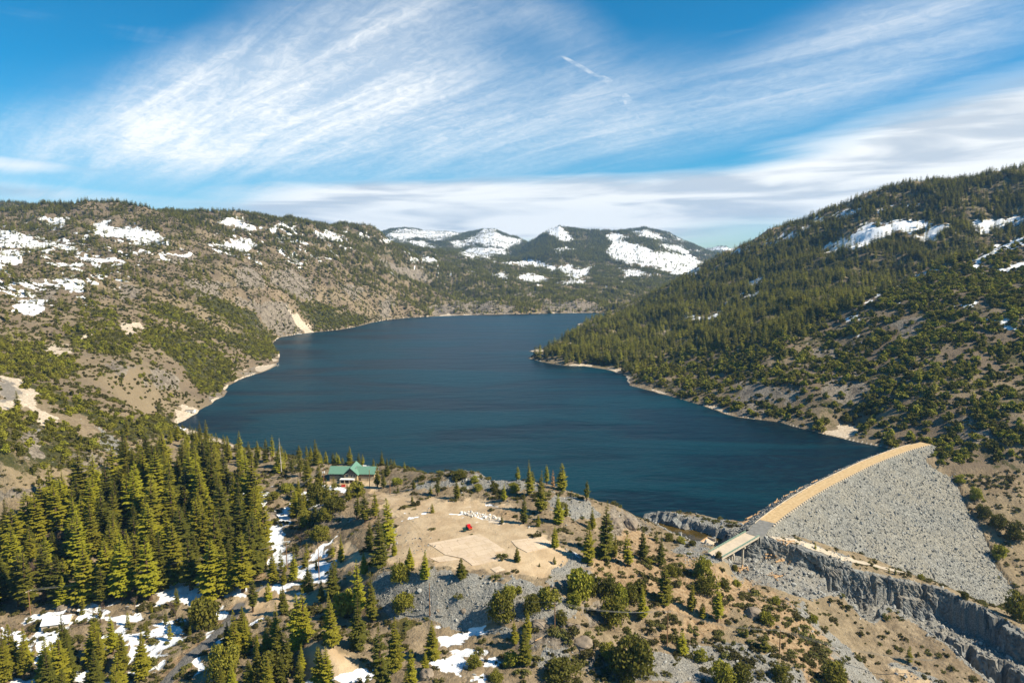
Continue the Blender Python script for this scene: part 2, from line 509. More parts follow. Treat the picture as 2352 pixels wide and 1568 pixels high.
def dam_surface(X, Y):
    c2 = np.concatenate([[cl[0] - tn[0] * 60], cl[::6], [cl[-1] + tn[-1] * 60]])
    d, par = line_d(X, Y, c2, 130)
    i = np.clip(par.astype(int), 0, len(c2) - 2)
    e = c2[i + 1] - c2[i]
    side = e[..., 0] * (Y - c2[i][..., 1]) - e[..., 1] * (X - c2[i][..., 0])
    nn = np.where(side < 0, d, -d)
    z = np.where(nn < -HALF, CREST_Z - (-HALF - nn) / 1.5, np.where(nn > HALF, CREST_Z - (nn - HALF) / 1.38, CREST_Z))
    return nn, z


FACE = [(1700,1220),(1745,1185),(2040,1018),(2134,1010),(2150,1035),(2165,1062),(2192,1112),(2228,1172),(2262,1242),(2292,1300),(2322,1342),(2345,1390),(2352,1440),(2300,1396),(2200,1350),(2110,1318),(1990,1276),(1900,1252),(1810,1234),(1760,1226)]


MOUNT = [  # distant mountains: crest line (u, v), distance of the crest, of the foot, height of the foot
    ([(-400,470),(0,467),(60,469),(110,476),(150,487),(220,510),(300,560)], 2700, 2250, 200),
    ([(740,548),(800,540),(860,536),(900,528),(935,524),(980,530),(1020,531),(1060,534),(1090,529),(1110,523),(1135,524),(1160,535),(1200,551),(1250,573),(1300,600)], 7400, 4300, 60),
    ([(860,566),(900,560),(950,562),(1000,568),(1060,576),(1100,586),(1150,598),(1190,612),(1230,640)], 5200, 3900, 60),
    ([(1120,640),(1150,602),(1180,577),(1230,549),(1262,528),(1285,520),(1310,523),(1345,528),(1400,530),(1440,533),(1500,545),(1550,575),(1600,606),(1650,640),(1700,660)], 5600, 3600, 30),
    ([(1380,560),(1420,531),(1450,525),(1475,522),(1510,527),(1540,537),(1580,556),(1620,574),(1700,600),(1800,640)], 7000, 5200, 60),
    ([(1560,590),(1610,572),(1640,566),(1656,565),(1680,571),(1715,577),(1800,600)], 9500, 7000, 60),
]


PLATEAU = world_poly([(849,1123,22),(893,1137,23),(955,1137,23),(1064,1154,24),(1180,1192,25),(1236,1217,25),(1293,1256,25),(1300,1290,24),(1268,1312,25),(1143,1318,25),(986,1291,26),(900,1290,24),(895,1230,24),(905,1178,23)])


def land(X, Y, base):
    """height of the land; BASE is the spline at the same points"""
    g = np.maximum(np.hypot(X, Y), 150)
    h = base.copy()
    # rolling relief, stronger far away
    far = sstep(Y, 420, 900)
    h += fbm(X, Y, 95, 5, 3, 0.54) * 12.0 * far * sstep(Y, 420, 1400)
    h += ridged(X, Y, 240, 3, 8) * 8.0 * sstep(Y, 900, 2200)
    near = 1 - far
    flat = sstep(poly_sd(X, Y, PLATEAU, 30), 8, -6)
    h += (fbm(X, Y, 22, 4, 5) * 1.1 + fbm(X, Y, 5, 3, 6) * 0.3) * near * (1 - 0.85 * flat)
    # distant mountains
    for k, (cr, Yc, Yf, zf) in enumerate(MOUNT):
        sel = Y > Yf * 0.72
        x = X[sel]; y = Y[sel]
        cr = np.array(cr, float)
        cx, _, cz = at_y(cr[:, 0], cr[:, 1], Yc)
        a = x / y
        zc = np.interp(a, cx / Yc, cz, left=-400, right=-400) + (fbm(a * 60, a * 0 + k, 1.0, 3, 140 + k) * .0011 * Yc)
        yc = Yc * (1 + 0.05 * pnoise(a * 9, a * 0 + k, 40 + k))
        s = (y - Yf) / (yc - Yf)
        rel = fbm(x, y, 900, 5, 60 + k, 0.5)
        sh = np.clip(s, -0.5, 1) ** 1
        front = zf + (zc - zf) * np.where(s > 0, np.power(np.maximum(s, 0), 0.9), s * 3.0)
        back = zc - (y - yc) * 0.35
        z = np.where(s < 1, front, back) + rel * 60 * (1 - np.exp(-np.abs(1 - s) * 3.0)) * np.clip(Yc / 7000, 0.4, 1)
        z += fbm(x, y, 160, 3, 80 + k) * 5
        z = np.where((zc > zf + 5) & (s > -0.45), z, -999)
        h[sel] = np.maximum(h[sel], z)
    # the lake and its shore
    lp = dense(lake_w, 14.0, 2.2, 4)
    lpn = lp
    d = poly_sd(X, Y, lpn, 400)
    inside = d < 0
    up = np.minimum(0.12 + np.maximum(d, 0) * 0.35, np.maximum(h, 0.15 + 0.02 * np.minimum(np.maximum(d, 0), 60)))
    shore = np.where(d < 60, up * (1 - sstep(d, 25, 60)) + np.maximum(h, 0.5) * sstep(d, 25, 60), h)
    low_ok = (Y < 480) & (X > 60)       # below the dam the ground lies lower than the lake
    low_ok |= (Y < 400)
    h = np.where(inside, -np.minimum(np.abs(d) * 0.4, 22) - 0.25, np.where((d < 60) & ~low_ok, shore, h))
    nb_ = (d >= 0) & (d < 14) & low_ok
    h = np.where(nb_, np.maximum(h, 0.3 + 0.25 * d), h)
    # spillway cuts, with fluted walls
    selg = (Y > 200) & (Y < 520) & (X > 40)
    x = X[selg]; y = Y[selg]; hh = h[selg]
    wob = fbm(x, y, 17, 3, 21) * 1.2
    blk = pnoise(x / 3.2, y / 7.0, 26) + 0.6 * pnoise(x / 1.7, y / 3.5, 27)
    wob = wob + np.round(blk * 2.5) / 2.5 * 1.3 + np.round(fbm(x, y, 11, 2, 28) * 2) * 0.8
    fl = np.where(True, fbm(x, y, 6, 3, 33) * 0.8, 0)
    # the land lies just under the dam face and rises clear of it all round
    nn, dz = dam_surface(x, y)
    du, dv = project(x, y, dz)
    fsd = poly_sd(du, dv, FACE, 160) + fbm(x, y, 12, 3, 71) * 5
    on = (nn > -20) & (nn < 112)
    abut = (du > 2105) & (dv < 1400) & (du - 2105 > (dv - 1010) * 0.42)
    hh = np.where(on & (fsd < 3), np.minimum(hh, dz - 1.6 - np.clip(-fsd * 0.05, 0, 4)), hh)
    near_f = on & (fsd >= 0) & (fsd < 158) & (nn > 3) & abut
    hh = np.where(near_f, np.minimum(hh, dz + 1.0 + 0.22 * np.maximum(fsd, 0)), hh)
    edge = on & (fsd >= 0) & (fsd < 60) & (nn > 3) & abut
    hh = np.where(edge, np.maximum(hh, dz + np.minimum(0.1 + fsd * 0.03, 2.0) - 40 * sstep(fsd, 25, 60)), hh)
    dch = poly_sd(x, y, CHAN, 40) + wob * 0.5
    k = sstep(dch, 2.2, -0.8)
    hh = hh * (1 - k) + np.minimum(hh, -1.3) * k
    dcu = poly_sd(x, y, CHUTE, 60) + wob * 0.5
    cf = idw(x, y, [(1620,1255,.5),(1657,1285,0),(1704,1259,.3),(1740,1297,-1.5),(1782,1280,-2.2),(1739,1329,-3),(1836,1299,-6),(1800,1330,-5.5),(1868,1308,-9),(1845,1360,-9.5),(1892,1322,-12.5),(1895,1365,-14)]) \
        + np.abs(fbm(x * 0.35 + y * 0.2, y * 1.5, 5, 4, 44)) * 1.5 - 0.4
    k = sstep(dcu, 2.6, -1.2)
    hh = hh * (1 - k) + np.minimum(hh, cf) * k
    dg = poly_sd(x, y, GORGE, 80) + wob * 1.15
    gf = idw(x, y, GORGE_FLOOR) + fl + np.abs(fbm(x, y, 4.5, 3, 51)) * 1.4 * sstep(idw(x, y, [(1950,1396,-36), (2000,1385,-30)]), -40, -30)
    k = sstep(dg, 3.0, -2.0)
    hh = hh * (1 - k) + np.minimum(hh, gf) * k
    dl = poly_sd(x, y, LOWER, 80) + wob * 1.3
    k = sstep(dl, 3.0, -3.5)
    lf = hh - 26 - 0.08 * np.maximum(x - 200, 0)
    hh = hh * (1 - k) + lf * k
    h[selg] = hh
    return h


# ---------------------------------------------------------------- terrain grid
def rows():
    ys = list(np.linspace(-400, 120, 14))
    y = 150.0
    while y < 12500:
        ys.append(y)
        if y < 222: s = 0.02
        elif y < 500: s = 0.0031
        elif y < 1000: s = 0.0052
        elif y < 2600: s = 0.0062
        else: s = 0.0095
        y *= 1 + s
    return np.array(ys)


YS = rows()
AS = np.concatenate([np.linspace(-1.25, -0.83, 50, endpoint=False), np.linspace(-0.83, 0.83, 1060), np.linspace(0.83, 1.25, 51)[1:]])
GY, GA = np.meshgrid(YS, AS, indexing='ij')
GX = GA * np.where(GY < 240, 120 + 120 * np.exp((np.minimum(GY, 240) - 240) / 120.0), GY)
# spline on a coarse subset, then interpolated
si = np.unique(np.concatenate([np.arange(0, len(YS), 4), [len(YS) - 1]]))
sj = np.unique(np.concatenate([np.arange(0, len(AS), 6), [len(AS) - 1]]))
cb = tps(GX[np.ix_(si, sj)], np.minimum(GY[np.ix_(si, sj)], 5200))
tmp = np.stack([np.interp(np.arange(len(AS)), sj, r) for r in cb])
base = np.stack([np.interp(np.arange(len(YS)), si, tmp[:, j]) for j in range(len(AS))], 1)
lim = sstep(GY, 4200, 5200)
base = base * (1 - lim) + 60 * lim
GZ = land(GX, GY, base)


def hgt(X, Y):
    """terrain height at world points (bilinear on the grid)"""
    X = np.asarray(X, float); Y = np.asarray(Y, float)
    g = np.where(Y < 240, 120 + 120 * np.exp((np.minimum(Y, 240) - 240) / 120.0), Y)
    a = X / g
    fi = np.interp(Y, YS, np.arange(len(YS)))
    fj = np.interp(a, AS, np.arange(len(AS)))
    i = np.clip(fi.astype(int), 0, len(YS) - 2); j = np.clip(fj.astype(int), 0, len(AS) - 2)
    ti = fi - i; tj = fj - j
    return (GZ[i, j] * (1 - ti) * (1 - tj) + GZ[i + 1, j] * ti * (1 - tj) + GZ[i, j + 1] * (1 - ti) * tj + GZ[i + 1, j + 1] * ti * tj)


MARCH = np.concatenate([np.arange(170, 620, 1.0), np.geomspace(620, 9000, 700)])


def ground(u, v):
    """first point of the terrain seen through a point of the photograph"""
    rx, rz = ray(u, v)
    rx = float(rx); rz = float(rz)
    z = CAM_Z + rz * MARCH
    hh = hgt(rx * MARCH, MARCH)
    k = np.nonzero(z < hh)[0]
    if len(k) == 0:
        return None
    k = k[0]
    if k == 0:
        Y = MARCH[0]
    else:
        d0 = z[k - 1] - hh[k - 1]; d1 = z[k] - hh[k]
        Y = MARCH[k - 1] + (MARCH[k] - MARCH[k - 1]) * d0 / (d0 - d1)
    X = rx * Y
    return (X, Y, float(hgt(X, Y)))
# ---------------------------------------------------------------- what covers the land: masks laid on the terrain
GU, GV = project(GX, GY, np.maximum(GZ, 0))
# outlines of ground cover are never clean: shift the lookup by noise laid on the land
_pm = FPX / np.maximum(GY, 150)          # photo units per metre
GU = GU + np.clip(fbm(GX, GY, 16, 4, 301, 0.6) * 4.5 * _pm, -16, 16) * (GY < 700) + np.clip(fbm(GX, GY, 60, 4, 305, 0.6) * 16 * _pm, -14, 14) * (GY >= 700)
GV = GV + np.clip(fbm(GX, GY, 16, 4, 302, 0.6) * 2.6 * _pm, -10, 10) * (GY < 700) + np.clip(fbm(GX, GY, 60, 4, 306, 0.6) * 8 * _pm, -8, 8) * (GY >= 700)
SNOW_NEAR = [
    [(500,1111),(520,1117),(600,1124),(627,1141),(567,1157),(553,1141),(520,1124)],
    [(593,1204),(620,1211),(650,1177),(677,1161),(682,1171),(663,1201),(650,1221),(653,1251),(667,1274),(653,1301),(617,1297),(620,1257),(597,1227)],
    [(667,1321),(700,1297),(770,1291),(767,1324),(727,1341),(700,1331)],
    [(707,1267),(737,1251),(773,1234),(773,1244),(733,1270),(760,1281),(710,1281)],
    [(520,1317),(550,1321),(567,1357),(540,1351)],
    [(360,1357),(400,1337),(467,1324),(463,1369),(417,1377),(350,1382)],
    [(169,1362),(195,1367),(211,1379),(215,1404),(173,1406)],
    [(70,1423),(155,1402),(160,1411),(135,1480),(94,1480)],
    [(10,1411),(70,1414),(61,1458),(0,1493),(0,1435)],
    [(230,1425),(281,1412),(293,1425),(246,1460),(235,1456)],
    [(281,1458),(316,1452),(323,1472),(288,1488)],
    [(347,1449),(380,1440),(407,1423),(391,1461),(366,1484),(345,1477)],
    [(450,1506),(475,1487),(472,1517),(455,1540),(441,1522)],
    [(483,1477),(523,1452),(525,1470),(504,1488),(487,1488)],
    [(474,1461),(506,1435),(508,1447),(483,1467)],
    [(504,1388),(530,1400),(527,1413),(504,1411)],
    [(12,1510),(39,1503),(39,1545),(21,1540)],
    [(1017,1484),(1057,1490),(1120,1504),(1111,1511),(1050,1512)],
    [(994,1512),(1050,1510),(1078,1533),(1066,1559),(1025,1547),(1022,1526),(996,1530)],
    [(1106,1519),(1156,1510),(1160,1518),(1130,1527)],
    [(1081,1558),(1104,1540),(1110,1560),(1083,1566)],
    [(703,1561),(771,1557),(841,1528),(855,1526),(850,1568),(703,1570)],
    [(574,1430),(612,1420),(612,1427),(577,1438)],
    [(1024,1176),(1064,1178),(1095,1190),(1064,1186)],
    [(925,1185),(949,1188),(949,1191),(926,1190)], [(970,1176),(987,1177),(985,1181),(971,1181)],
    [(744,1117),(795,1115),(791,1126),(744,1127)], [(837,1043),(877,1048),(882,1056),(840,1050)], [(833,1068),(863,1070),(863,1075),(835,1074)],
    [(410,978),(440,975),(446,990),(420,996)], [(1310,1270),(1324,1276),(1322,1284),(1308,1280)], [(1115,1153),(1135,1153),(1150,1158),(1130,1158)],
    [(505,1343),(545,1338),(560,1372),(520,1368)],
]
SNOW_STREAK = [
    [(996,1450),(1050,1426),(1135,1436),(1135,1452),(1060,1474),(1006,1482)],
    [(540,1180),(590,1190),(600,1150),(640,1130),(600,1115),(530,1120)], [(700,1110),(760,1115),(750,1165),(690,1170)], [(640,1340),(720,1345),(700,1365),(640,1365)],
    [(0,1395),(60,1385),(160,1370),(150,1400),(60,1420),(0,1430)], [(200,1375),(330,1385),(330,1410),(220,1420)], [(300,1480),(380,1485),(360,1530),(310,1520)],
    [(0,1480),(120,1490),(240,1500),(240,1568),(0,1568)], [(240,1440),(420,1400),(420,1480),(260,1500)],
]
SNOW_FAR = [
    [(-20,531),(33,531),(127,561),(160,554),(167,567),(100,574),(43,567),(-20,557)], [(-20,574),(67,584),(60,601),(-20,611)], [(77,507),(127,499),(163,499),(143,521),(110,514)],
    [(200,517),(267,514),(367,534),(383,561),(300,554),(233,547)], [(180,586),(230,584),(293,604),(277,614),(200,601)], [(123,601),(187,604),(183,614),(147,614)],
    [(133,630),(187,645),(190,690),(150,665)], [(27,687),(100,679),(97,696),(63,729),(43,717)], [(363,587),(420,576),(433,581),(393,591)], [(487,507),(547,500),(597,524),(567,531),(527,517)],
    [(537,546),(573,546),(599,564),(560,582),(537,571),(497,567)], [(633,510),(693,520),(685,527),(640,517)], [(718,527),(747,533),(790,544),(790,556),(733,546)],
    [(643,584),(705,607),(690,612),(650,592)],
    [(877,537),(931,524),(957,527),(1017,526),(1074,531),(1051,541),(1011,554),(957,545),(924,555)], [(874,551),(904,546),(907,555),(881,558)], [(934,556),(951,550),(997,563),(1013,570),(971,570)],
    [(1057,555),(1101,534),(1112,519),(1131,520),(1151,538),(1206,550),(1184,565),(1161,573),(1084,558)], [(1031,557),(1061,553),(1086,565),(1044,568)],
    [(1051,584),(1084,567),(1137,568),(1188,584),(1124,588),(1137,599),(1071,592)], [(1134,604),(1224,596),(1278,611),(1279,626),(1251,615),(1167,608)], [(1281,614),(1304,605),(1326,621),(1297,633)],
    [(1321,617),(1359,612),(1349,633),(1320,640),(1300,636)], [(1192,634),(1217,626),(1270,641),(1240,649),(1192,646)], [(1122,634),(1151,626),(1176,631),(1150,638)], [(1290,645),(1340,640),(1345,652),(1295,655)],
    [(1251,533),(1277,519),(1304,535),(1319,552),(1291,558),(1267,538)], [(1269,574),(1297,566),(1326,574),(1290,580)],
    [(1392,541),(1417,536),(1446,547),(1420,549),(1447,557),(1475,565),(1505,578),(1568,584),(1618,603),(1600,632),(1550,632),(1500,612),(1451,608),(1411,598),(1389,577),(1405,561)],
    [(1452,530),(1484,529),(1514,540),(1540,555),(1484,546)], [(1535,534),(1582,556),(1560,553)], [(1509,560),(1568,566),(1585,585),(1540,578)], [(1422,617),(1467,620),(1496,632),(1437,636)],
    [(1600,572),(1645,564),(1700,570),(1715,580),(1650,577)],
    [(789,530),(821,530),(849,543),(824,544)], [(780,546),(801,553),(780,556)], [(940,597),(980,590),(1010,600),(990,607)],
    [(1858,507),(1901,491),(1968,480),(1997,481),(1955,492),(1901,505)], [(1725,568),(1785,546),(1851,523),(1880,520),(1835,538),(1781,559)], [(1680,582),(1735,560),(1740,565),(1690,588)],
    [(1881,581),(1928,554),(1985,521),(2051,506),(2128,503),(2133,517),(2068,533),(2018,556),(1975,573),(1918,576)], [(2093,541),(2135,515),(2187,518),(2163,543),(2135,559)],
    [(2233,514),(2360,492),(2360,511),(2285,533),(2238,526)], [(2010,482),(2035,471),(2050,474),(2022,488)], [(2072,467),(2101,464),(2103,470),(2080,472)],
    [(1955,704),(2021,672),(2068,649),(2135,622),(2155,618),(2090,652),(2061,666),(2025,683)], [(2236,594),(2285,566),(2360,540),(2360,559),(2301,570),(2268,597),(2245,626)],
    [(2283,614),(2360,600),(2360,616),(2291,622)], [(1575,734),(1655,716),(1660,724),(1628,738)], [(1706,654),(1741,642),(1750,654),(1720,660)],
]
SNOW_FAR_SCATTER = [
    [(0,500),(180,500),(400,540),(300,640),(200,720),(0,720)], [(480,500),(800,530),(860,570),(640,620),(480,580)], [(860,560),(1060,560),(1100,640),(900,640)], [(1150,560),(1660,560),(1560,660),(1150,660)],
    [(1560,700),(1760,640),(1850,760),(1900,720),(2352,560),(2352,820),(2000,800),(1640,800),(1500,800)],
]
SAND = [
    [(2065,1412),(2200,1456),(2360,1514),(2360,1540),(2200,1484),(2075,1448)],
    [(847,1123),(874,1123),(893,1137),(955,1137),(1064,1154),(1127,1176),(1180,1192),(1236,1217),(1293,1256),(1301,1294),(1268,1314),(1143,1321),(986,1293),(924,1300),(890,1300),(880,1278),(890,1230),(905,1178),(877,1162)],
    [(735,1098),(865,1092),(880,1128),(800,1118),(742,1120)], [(690,1474),(742,1466),(800,1500),(845,1535),(780,1560),(700,1566),(684,1530)],
    [(530,1368),(600,1358),(640,1338),(690,1365),(740,1350),(760,1360),(690,1392),(640,1412),(560,1425),(540,1400)], [(770,1250),(800,1240),(850,1285),(800,1310),(770,1295)],
    [(1060,1145),(1160,1150),(1200,1170),(1100,1180),(1060,1165)],
]
ORANGE = [
    [(1330,1290),(1450,1212),(1520,1250),(1600,1280),(1700,1330),(1740,1345),(1700,1400),(1600,1480),(1500,1470),(1560,1420),(1480,1370),(1390,1330)],
    [(1118,1168),(1180,1173),(1195,1192),(1150,1192),(1130,1186)], [(1700,1312),(1800,1350),(1880,1400),(1930,1450),(2010,1530),(2060,1568),(1900,1568),(1830,1500),(1740,1440),(1690,1400)],
    [(590,1255),(625,1330),(590,1350),(560,1320)], [(20,1400),(120,1395),(130,1425),(50,1420)], [(860,1130),(790,1300),(840,1330),(880,1260)],
]
GREY = [
    [(872,1318),(1000,1303),(1060,1316),(1160,1345),(1192,1322),(1252,1343),(1315,1398),(1300,1425),(1200,1425),(1140,1428),(1100,1444),(940,1428),(866,1404),(850,1350)],
    [(1268,1290),(1310,1262),(1365,1308),(1395,1345),(1330,1365),(1262,1330)], [(1470,1500),(1640,1480),(1760,1470),(1700,1568),(1430,1568)], [(1110,1440),(1180,1440),(1170,1460),(1090,1465)],
    [(1230,1490),(1290,1490),(1300,1530),(1240,1530)], [(1560,1245),(1640,1265),(1670,1290),(1640,1310),(1560,1290)], [(1700,1490),(1850,1510),(1900,1568),(1700,1568)],
    [(228,980),(302,1033),(296,1046),(250,1050),(230,1030)], [(1140,1085),(1240,1100),(1230,1130),(1090,1120),(960,1120),(960,1110),(1060,1100)], [(1895,1385),(1930,1400),(2030,1440),(2090,1460),(2130,1568),(2060,1568),(1960,1460),(1900,1430)], [(1690,1320),(1790,1352),(1890,1385),(1900,1420),(1780,1380),(1690,1345)], [(1840,1340),(1960,1440),(2040,1500),(2100,1568),(2000,1568),(1900,1470),(1820,1400)],
    [(1272,1128),(1350,1150),(1380,1185),(1320,1195),(1262,1165)], [(880,1230),(1000,1240),(980,1262),(880,1250)], [(1300,1052),(1480,1100),(1560,1100),(1300,1100)],
    [(1490,1170),(1640,1188),(1760,1200),(1750,1240),(1700,1245),(1640,1232),(1560,1205),(1480,1190)], [(1740,1222),(1840,1235),(2000,1282),(2140,1308),(2360,1420),(2360,1475),(2240,1400),(2110,1345),(2000,1330),(1880,1292),(1790,1266)],
    [(2060,1395),(2360,1500),(2360,1530),(2200,1480),(2080,1450)],
]
ROCK = [  # bare broken rock outcrops
    [(690,1130),(780,1150),(790,1190),(730,1210),(700,1180)], [(570,1170),(640,1180),(650,1200),(600,1205)], [(1010,1040),(1150,1045),(1190,1090),(1100,1100),(1030,1090)], [(1395,1165),(1440,1170),(1500,1215),(1480,1240),(1420,1230),(1390,1200)],
    [(1210,1440),(1290,1420),(1330,1470),(1260,1490),(1190,1480)], [(1330,1390),(1400,1380),(1420,1430),(1350,1440)], [(1300,1500),(1440,1510),(1430,1560),(1320,1550)], [(1740,1400),(1800,1390),(1810,1430),(1760,1440)],
    [(533,617),(567,609),(602,625),(595,669),(550,663)], [(625,620),(653,616),(722,650),(729,678),(700,679),(650,668),(621,652)], [(360,590),(430,582),(480,606),(400,606)], [(537,684),(600,690),(655,695),(690,740),(687,770),(653,775),(622,748),(590,718),(555,700)], [(851,587),(901,603),(971,623),(1006,645),(967,646),(907,635),(897,617)],
    [(430,640),(520,650),(500,690),(440,680)], [(250,650),(330,660),(300,690)], [(60,640),(140,650),(120,690),(70,680)], [(330,850),(420,870),(400,900),(340,890)], [(240,830),(300,840),(280,870)], [(560,860),(600,850),(590,880)], [(480,910),(520,890),(500,930)], [(780,650),(830,660),(820,690)], [(1500,760),(1540,750),(1550,780)], [(2050,740),(2110,735),(2120,780),(2060,775)], [(1760,900),(1830,900),(1820,940)], [(2280,720),(2352,710),(2352,750)], [(980,700),(1100,690),(1180,700),(1180,722),(1000,722)], [(1250,690),(1330,690),(1380,700),(1390,718),(1250,718)], [(1180,670),(1240,668),(1240,680),(1180,682)],
    [(1700,870),(1760,860),(1800,900),(1760,960),(1690,950)], [(1900,860),(1960,850),(2000,900),(1940,930),(1880,910)], [(160,1040),(220,1030),(230,1090),(170,1090)], [(50,1000),(90,980),(100,1050),(60,1060)],
    [(870,690),(905,680),(900,726),(868,732)], [(640,650),(700,660),(740,690),(700,690)], [(1850,800),(1900,790),(1950,840),(1870,840)], [(2180,960),(2240,950),(2290,1020),(2200,1030)], [(0,1130),(90,1100),(110,1120),(0,1150)],
]
PALE = [  # fresh pale granite and gravel
    [(655,704),(678,722),(734,763),(700,768),(682,748)], [(275,752),(335,742),(332,752),(280,765)], [(100,800),(172,797),(178,812),(120,818)], [(0,858),(40,872),(85,902),(75,930),(130,962),(95,972),(60,935),(0,945)],
    [(405,935),(470,935),(410,975),(400,965)], [(1060,1174),(1110,1176),(1160,1192),(1140,1202),(1090,1192)], [(205,772),(222,770),(218,778),(200,782)],
]
SLABROAD = [(0,926),(35,912),(52,905),(48,892),(20,874),(0,866)]
TRACKS = [
    ([(985,1270),(1000,1262),(1030,1258),(1070,1262),(1100,1250),(1110,1235)], 1.2), ([(975,1260),(972,1240),(985,1225),(1050,1212)], 1.2), ([(860,1130),(900,1165),(935,1190),(960,1215),(975,1240)], 2.0),
]
ROAD = [(380,1568),(412,1535),(432,1511),(462,1487),(495,1462),(520,1435),(540,1408),(548,1392)]
ROAD2 = [(548,1392),(570,1378),(610,1345),(622,1322),(630,1300)]


def zone(polys, soft, ymin=0, ymax=1e9, lo=None):
    """1 inside the outlines, falling to 0 over SOFT units outside"""
    m = np.zeros(GX.shape, np.float32)
    for p in polys:
        p = np.array(p, float)
        r = soft * 2.5
        a = p.min(0) - r; b = p.max(0) + r
        sel = (GU > a[0]) & (GU < b[0]) & (GV > a[1]) & (GV < b[1]) & (GY > ymin) & (GY < ymax)
        if sel.any():
            d = poly_sd(GU[sel], GV[sel], p)
            m[sel] = np.maximum(m[sel], np.clip(0.5 - d / (2.0 * soft), 0, 1))
    return m


ncoarse = fbm(GX, GY, 30, 4, 90)
nstreak = fbm(GX * 0.5, GY * 1.4, 9, 4, 91)
nfar = fbm(GX, GY, 46, 5, 92, 0.6)
slopex = np.gradient(GZ, axis=1) / np.maximum(np.gradient(GX, axis=1), 1e-3)
slopey = np.gradient(GZ, axis=0) / np.maximum(np.gradient(GY, axis=0), 1e-3)
steep = np.hypot(slopex, slopey)
nr = fbm(GX, GY, 6, 4, 93) * 0.9
near_c = 1 - sstep(GY, 560, 640)
m_snow = np.clip(zone(SNOW_NEAR, 6.5, ymax=640) * 1.12 + nr * 0.42, 0, 1) * (zone(SNOW_NEAR, 9, ymax=640) > 0.02)
m_snow = np.maximum(m_snow, zone(SNOW_STREAK, 8, ymax=640) * sstep(nstreak + 0.25 * nr, -0.06, 0.2))
sf = zone(SNOW_FAR, 6, ymin=600)
sfw = zone(SNOW_FAR, 16, ymin=600)
m_snow = np.maximum(m_snow, np.clip(sf * np.where(GY > 4300, 1.75, 1.35) + nfar * 0.6 + fbm(GX * .5, GY * 1.3, 15, 4, 95, .65) * 0.62 * (GY < 4300) + fbm(GX, GY, 60, 3, 96) * .28 * (GY >= 4300) - 0.2, 0, 1) * (sfw > 0.03))
m_snow = np.maximum(m_snow, zone(SNOW_FAR_SCATTER, 12, ymin=600) * np.maximum(sstep(nfar + 0.25 * fbm(GX, GY, 200, 2, 97), 0.58, 0.84), (GX < 0) * (GY < 2600) * sstep(fbm(GX * .5, GY * 1.3, 24, 4, 105, .65) + .55 * fbm(GX, GY, 160, 2, 106), 0.62, 0.84)))
hi = sstep(GY, 4200, 5200)
m_snow = np.where((GZ < 1.0) & (GY > 540), 0, m_snow)
m_sand = np.clip(zone(SAND, 8, ymax=640) + nr * 0.3, 0, 1) * (zone(SAND, 14, ymax=640) > 0.02)
m_orange = np.clip(zone(ORANGE, 14, ymax=640) + nr * 0.4, 0, 1) * (zone(ORANGE, 20, ymax=640) > 0.02)
m_grey = np.clip(zone(GREY, 7, ymax=640) + nr * 0.4, 0, 1) * (zone(GREY, 14, ymax=640) > 0.02)
gsel = (GY < 520) & (GY > 200) & (GX > 20)
gr = np.zeros(GX.shape)
gr[gsel] = np.maximum.reduce([sstep(poly_sd(GX[gsel], GY[gsel], q, 30), 7, 2) for q in (CHUTE, GORGE, LOWER, CHAN)])
m_rock = np.clip(zone(ROCK, 7) + nr * 0.35 + nfar * 0.2 * (GY > 600), 0, 1) * (zone(ROCK, 16) > 0.02)
m_grey = np.maximum(m_grey, gr)
m_pale = np.clip(zone(PALE, 5) * 1.2 + nr * 0.35, 0, 1) * (zone(PALE, 10) > 0.02)
m_pale = np.maximum(m_pale, sstep(GZ, 0.0, 0.4) * (1 - sstep(GZ, 0.35 + 0.9 * pnoise(GX / 30, GY / 30, 5), 0.95 + 1.5 * pnoise(GX / 30, GY / 30, 5))) * (GY > 560) * 0.95)
m_green = np.clip(zone([[(900,1425),(950,1425),(955,1445),(930,1470),(905,1460)]], 6, ymax=640) + zone([[(912,1166),(945,1160),(950,1170),(925,1176)]], 3, ymax=640), 0, 1)
road_w = np.array([list(map(float, at_z(u, v, -3 + 0.004 * (1568 - v) * 8)[:2])) for u, v in ROAD])
road_w = np.array([ground(u, v)[:2] for u, v in ROAD])
road2_w = np.array([ground(u, v)[:2] for u, v in ROAD2])
rd, _ = line_d(GX, GY, road_w, 30)
rd2, _ = line_d(GX, GY, road2_w, 30)
m_asph = np.maximum(sstep(rd, 3.6, 2.4), zone([SLABROAD], 2, ymax=700) * 0.8)
m_orange = np.maximum(m_orange, sstep(rd, 8, 4) * (1 - m_asph))
m_snow = m_snow * (1 - m_asph * 0.95) * (1 - 0.85 * sstep(rd2, 4.5, 3))
m_grey2 = sstep(rd2, 3.4, 2.6)
m_track = np.zeros(GX.shape)
for pts, wd in TRACKS:
    tw = np.array([ground(u, v)[:2] for u, v in pts])
    for off in (-0.9, 0.9):
        nx = np.gradient(tw, axis=0); nx = np.stack([-nx[:, 1], nx[:, 0]], 1); nx /= np.linalg.norm(nx, axis=1)[:, None]
        dd, _ = line_d(GX, GY, tw + nx * off, 6)
        m_track = np.maximum(m_track, sstep(dd, 0.7, 0.3) * 0.7)

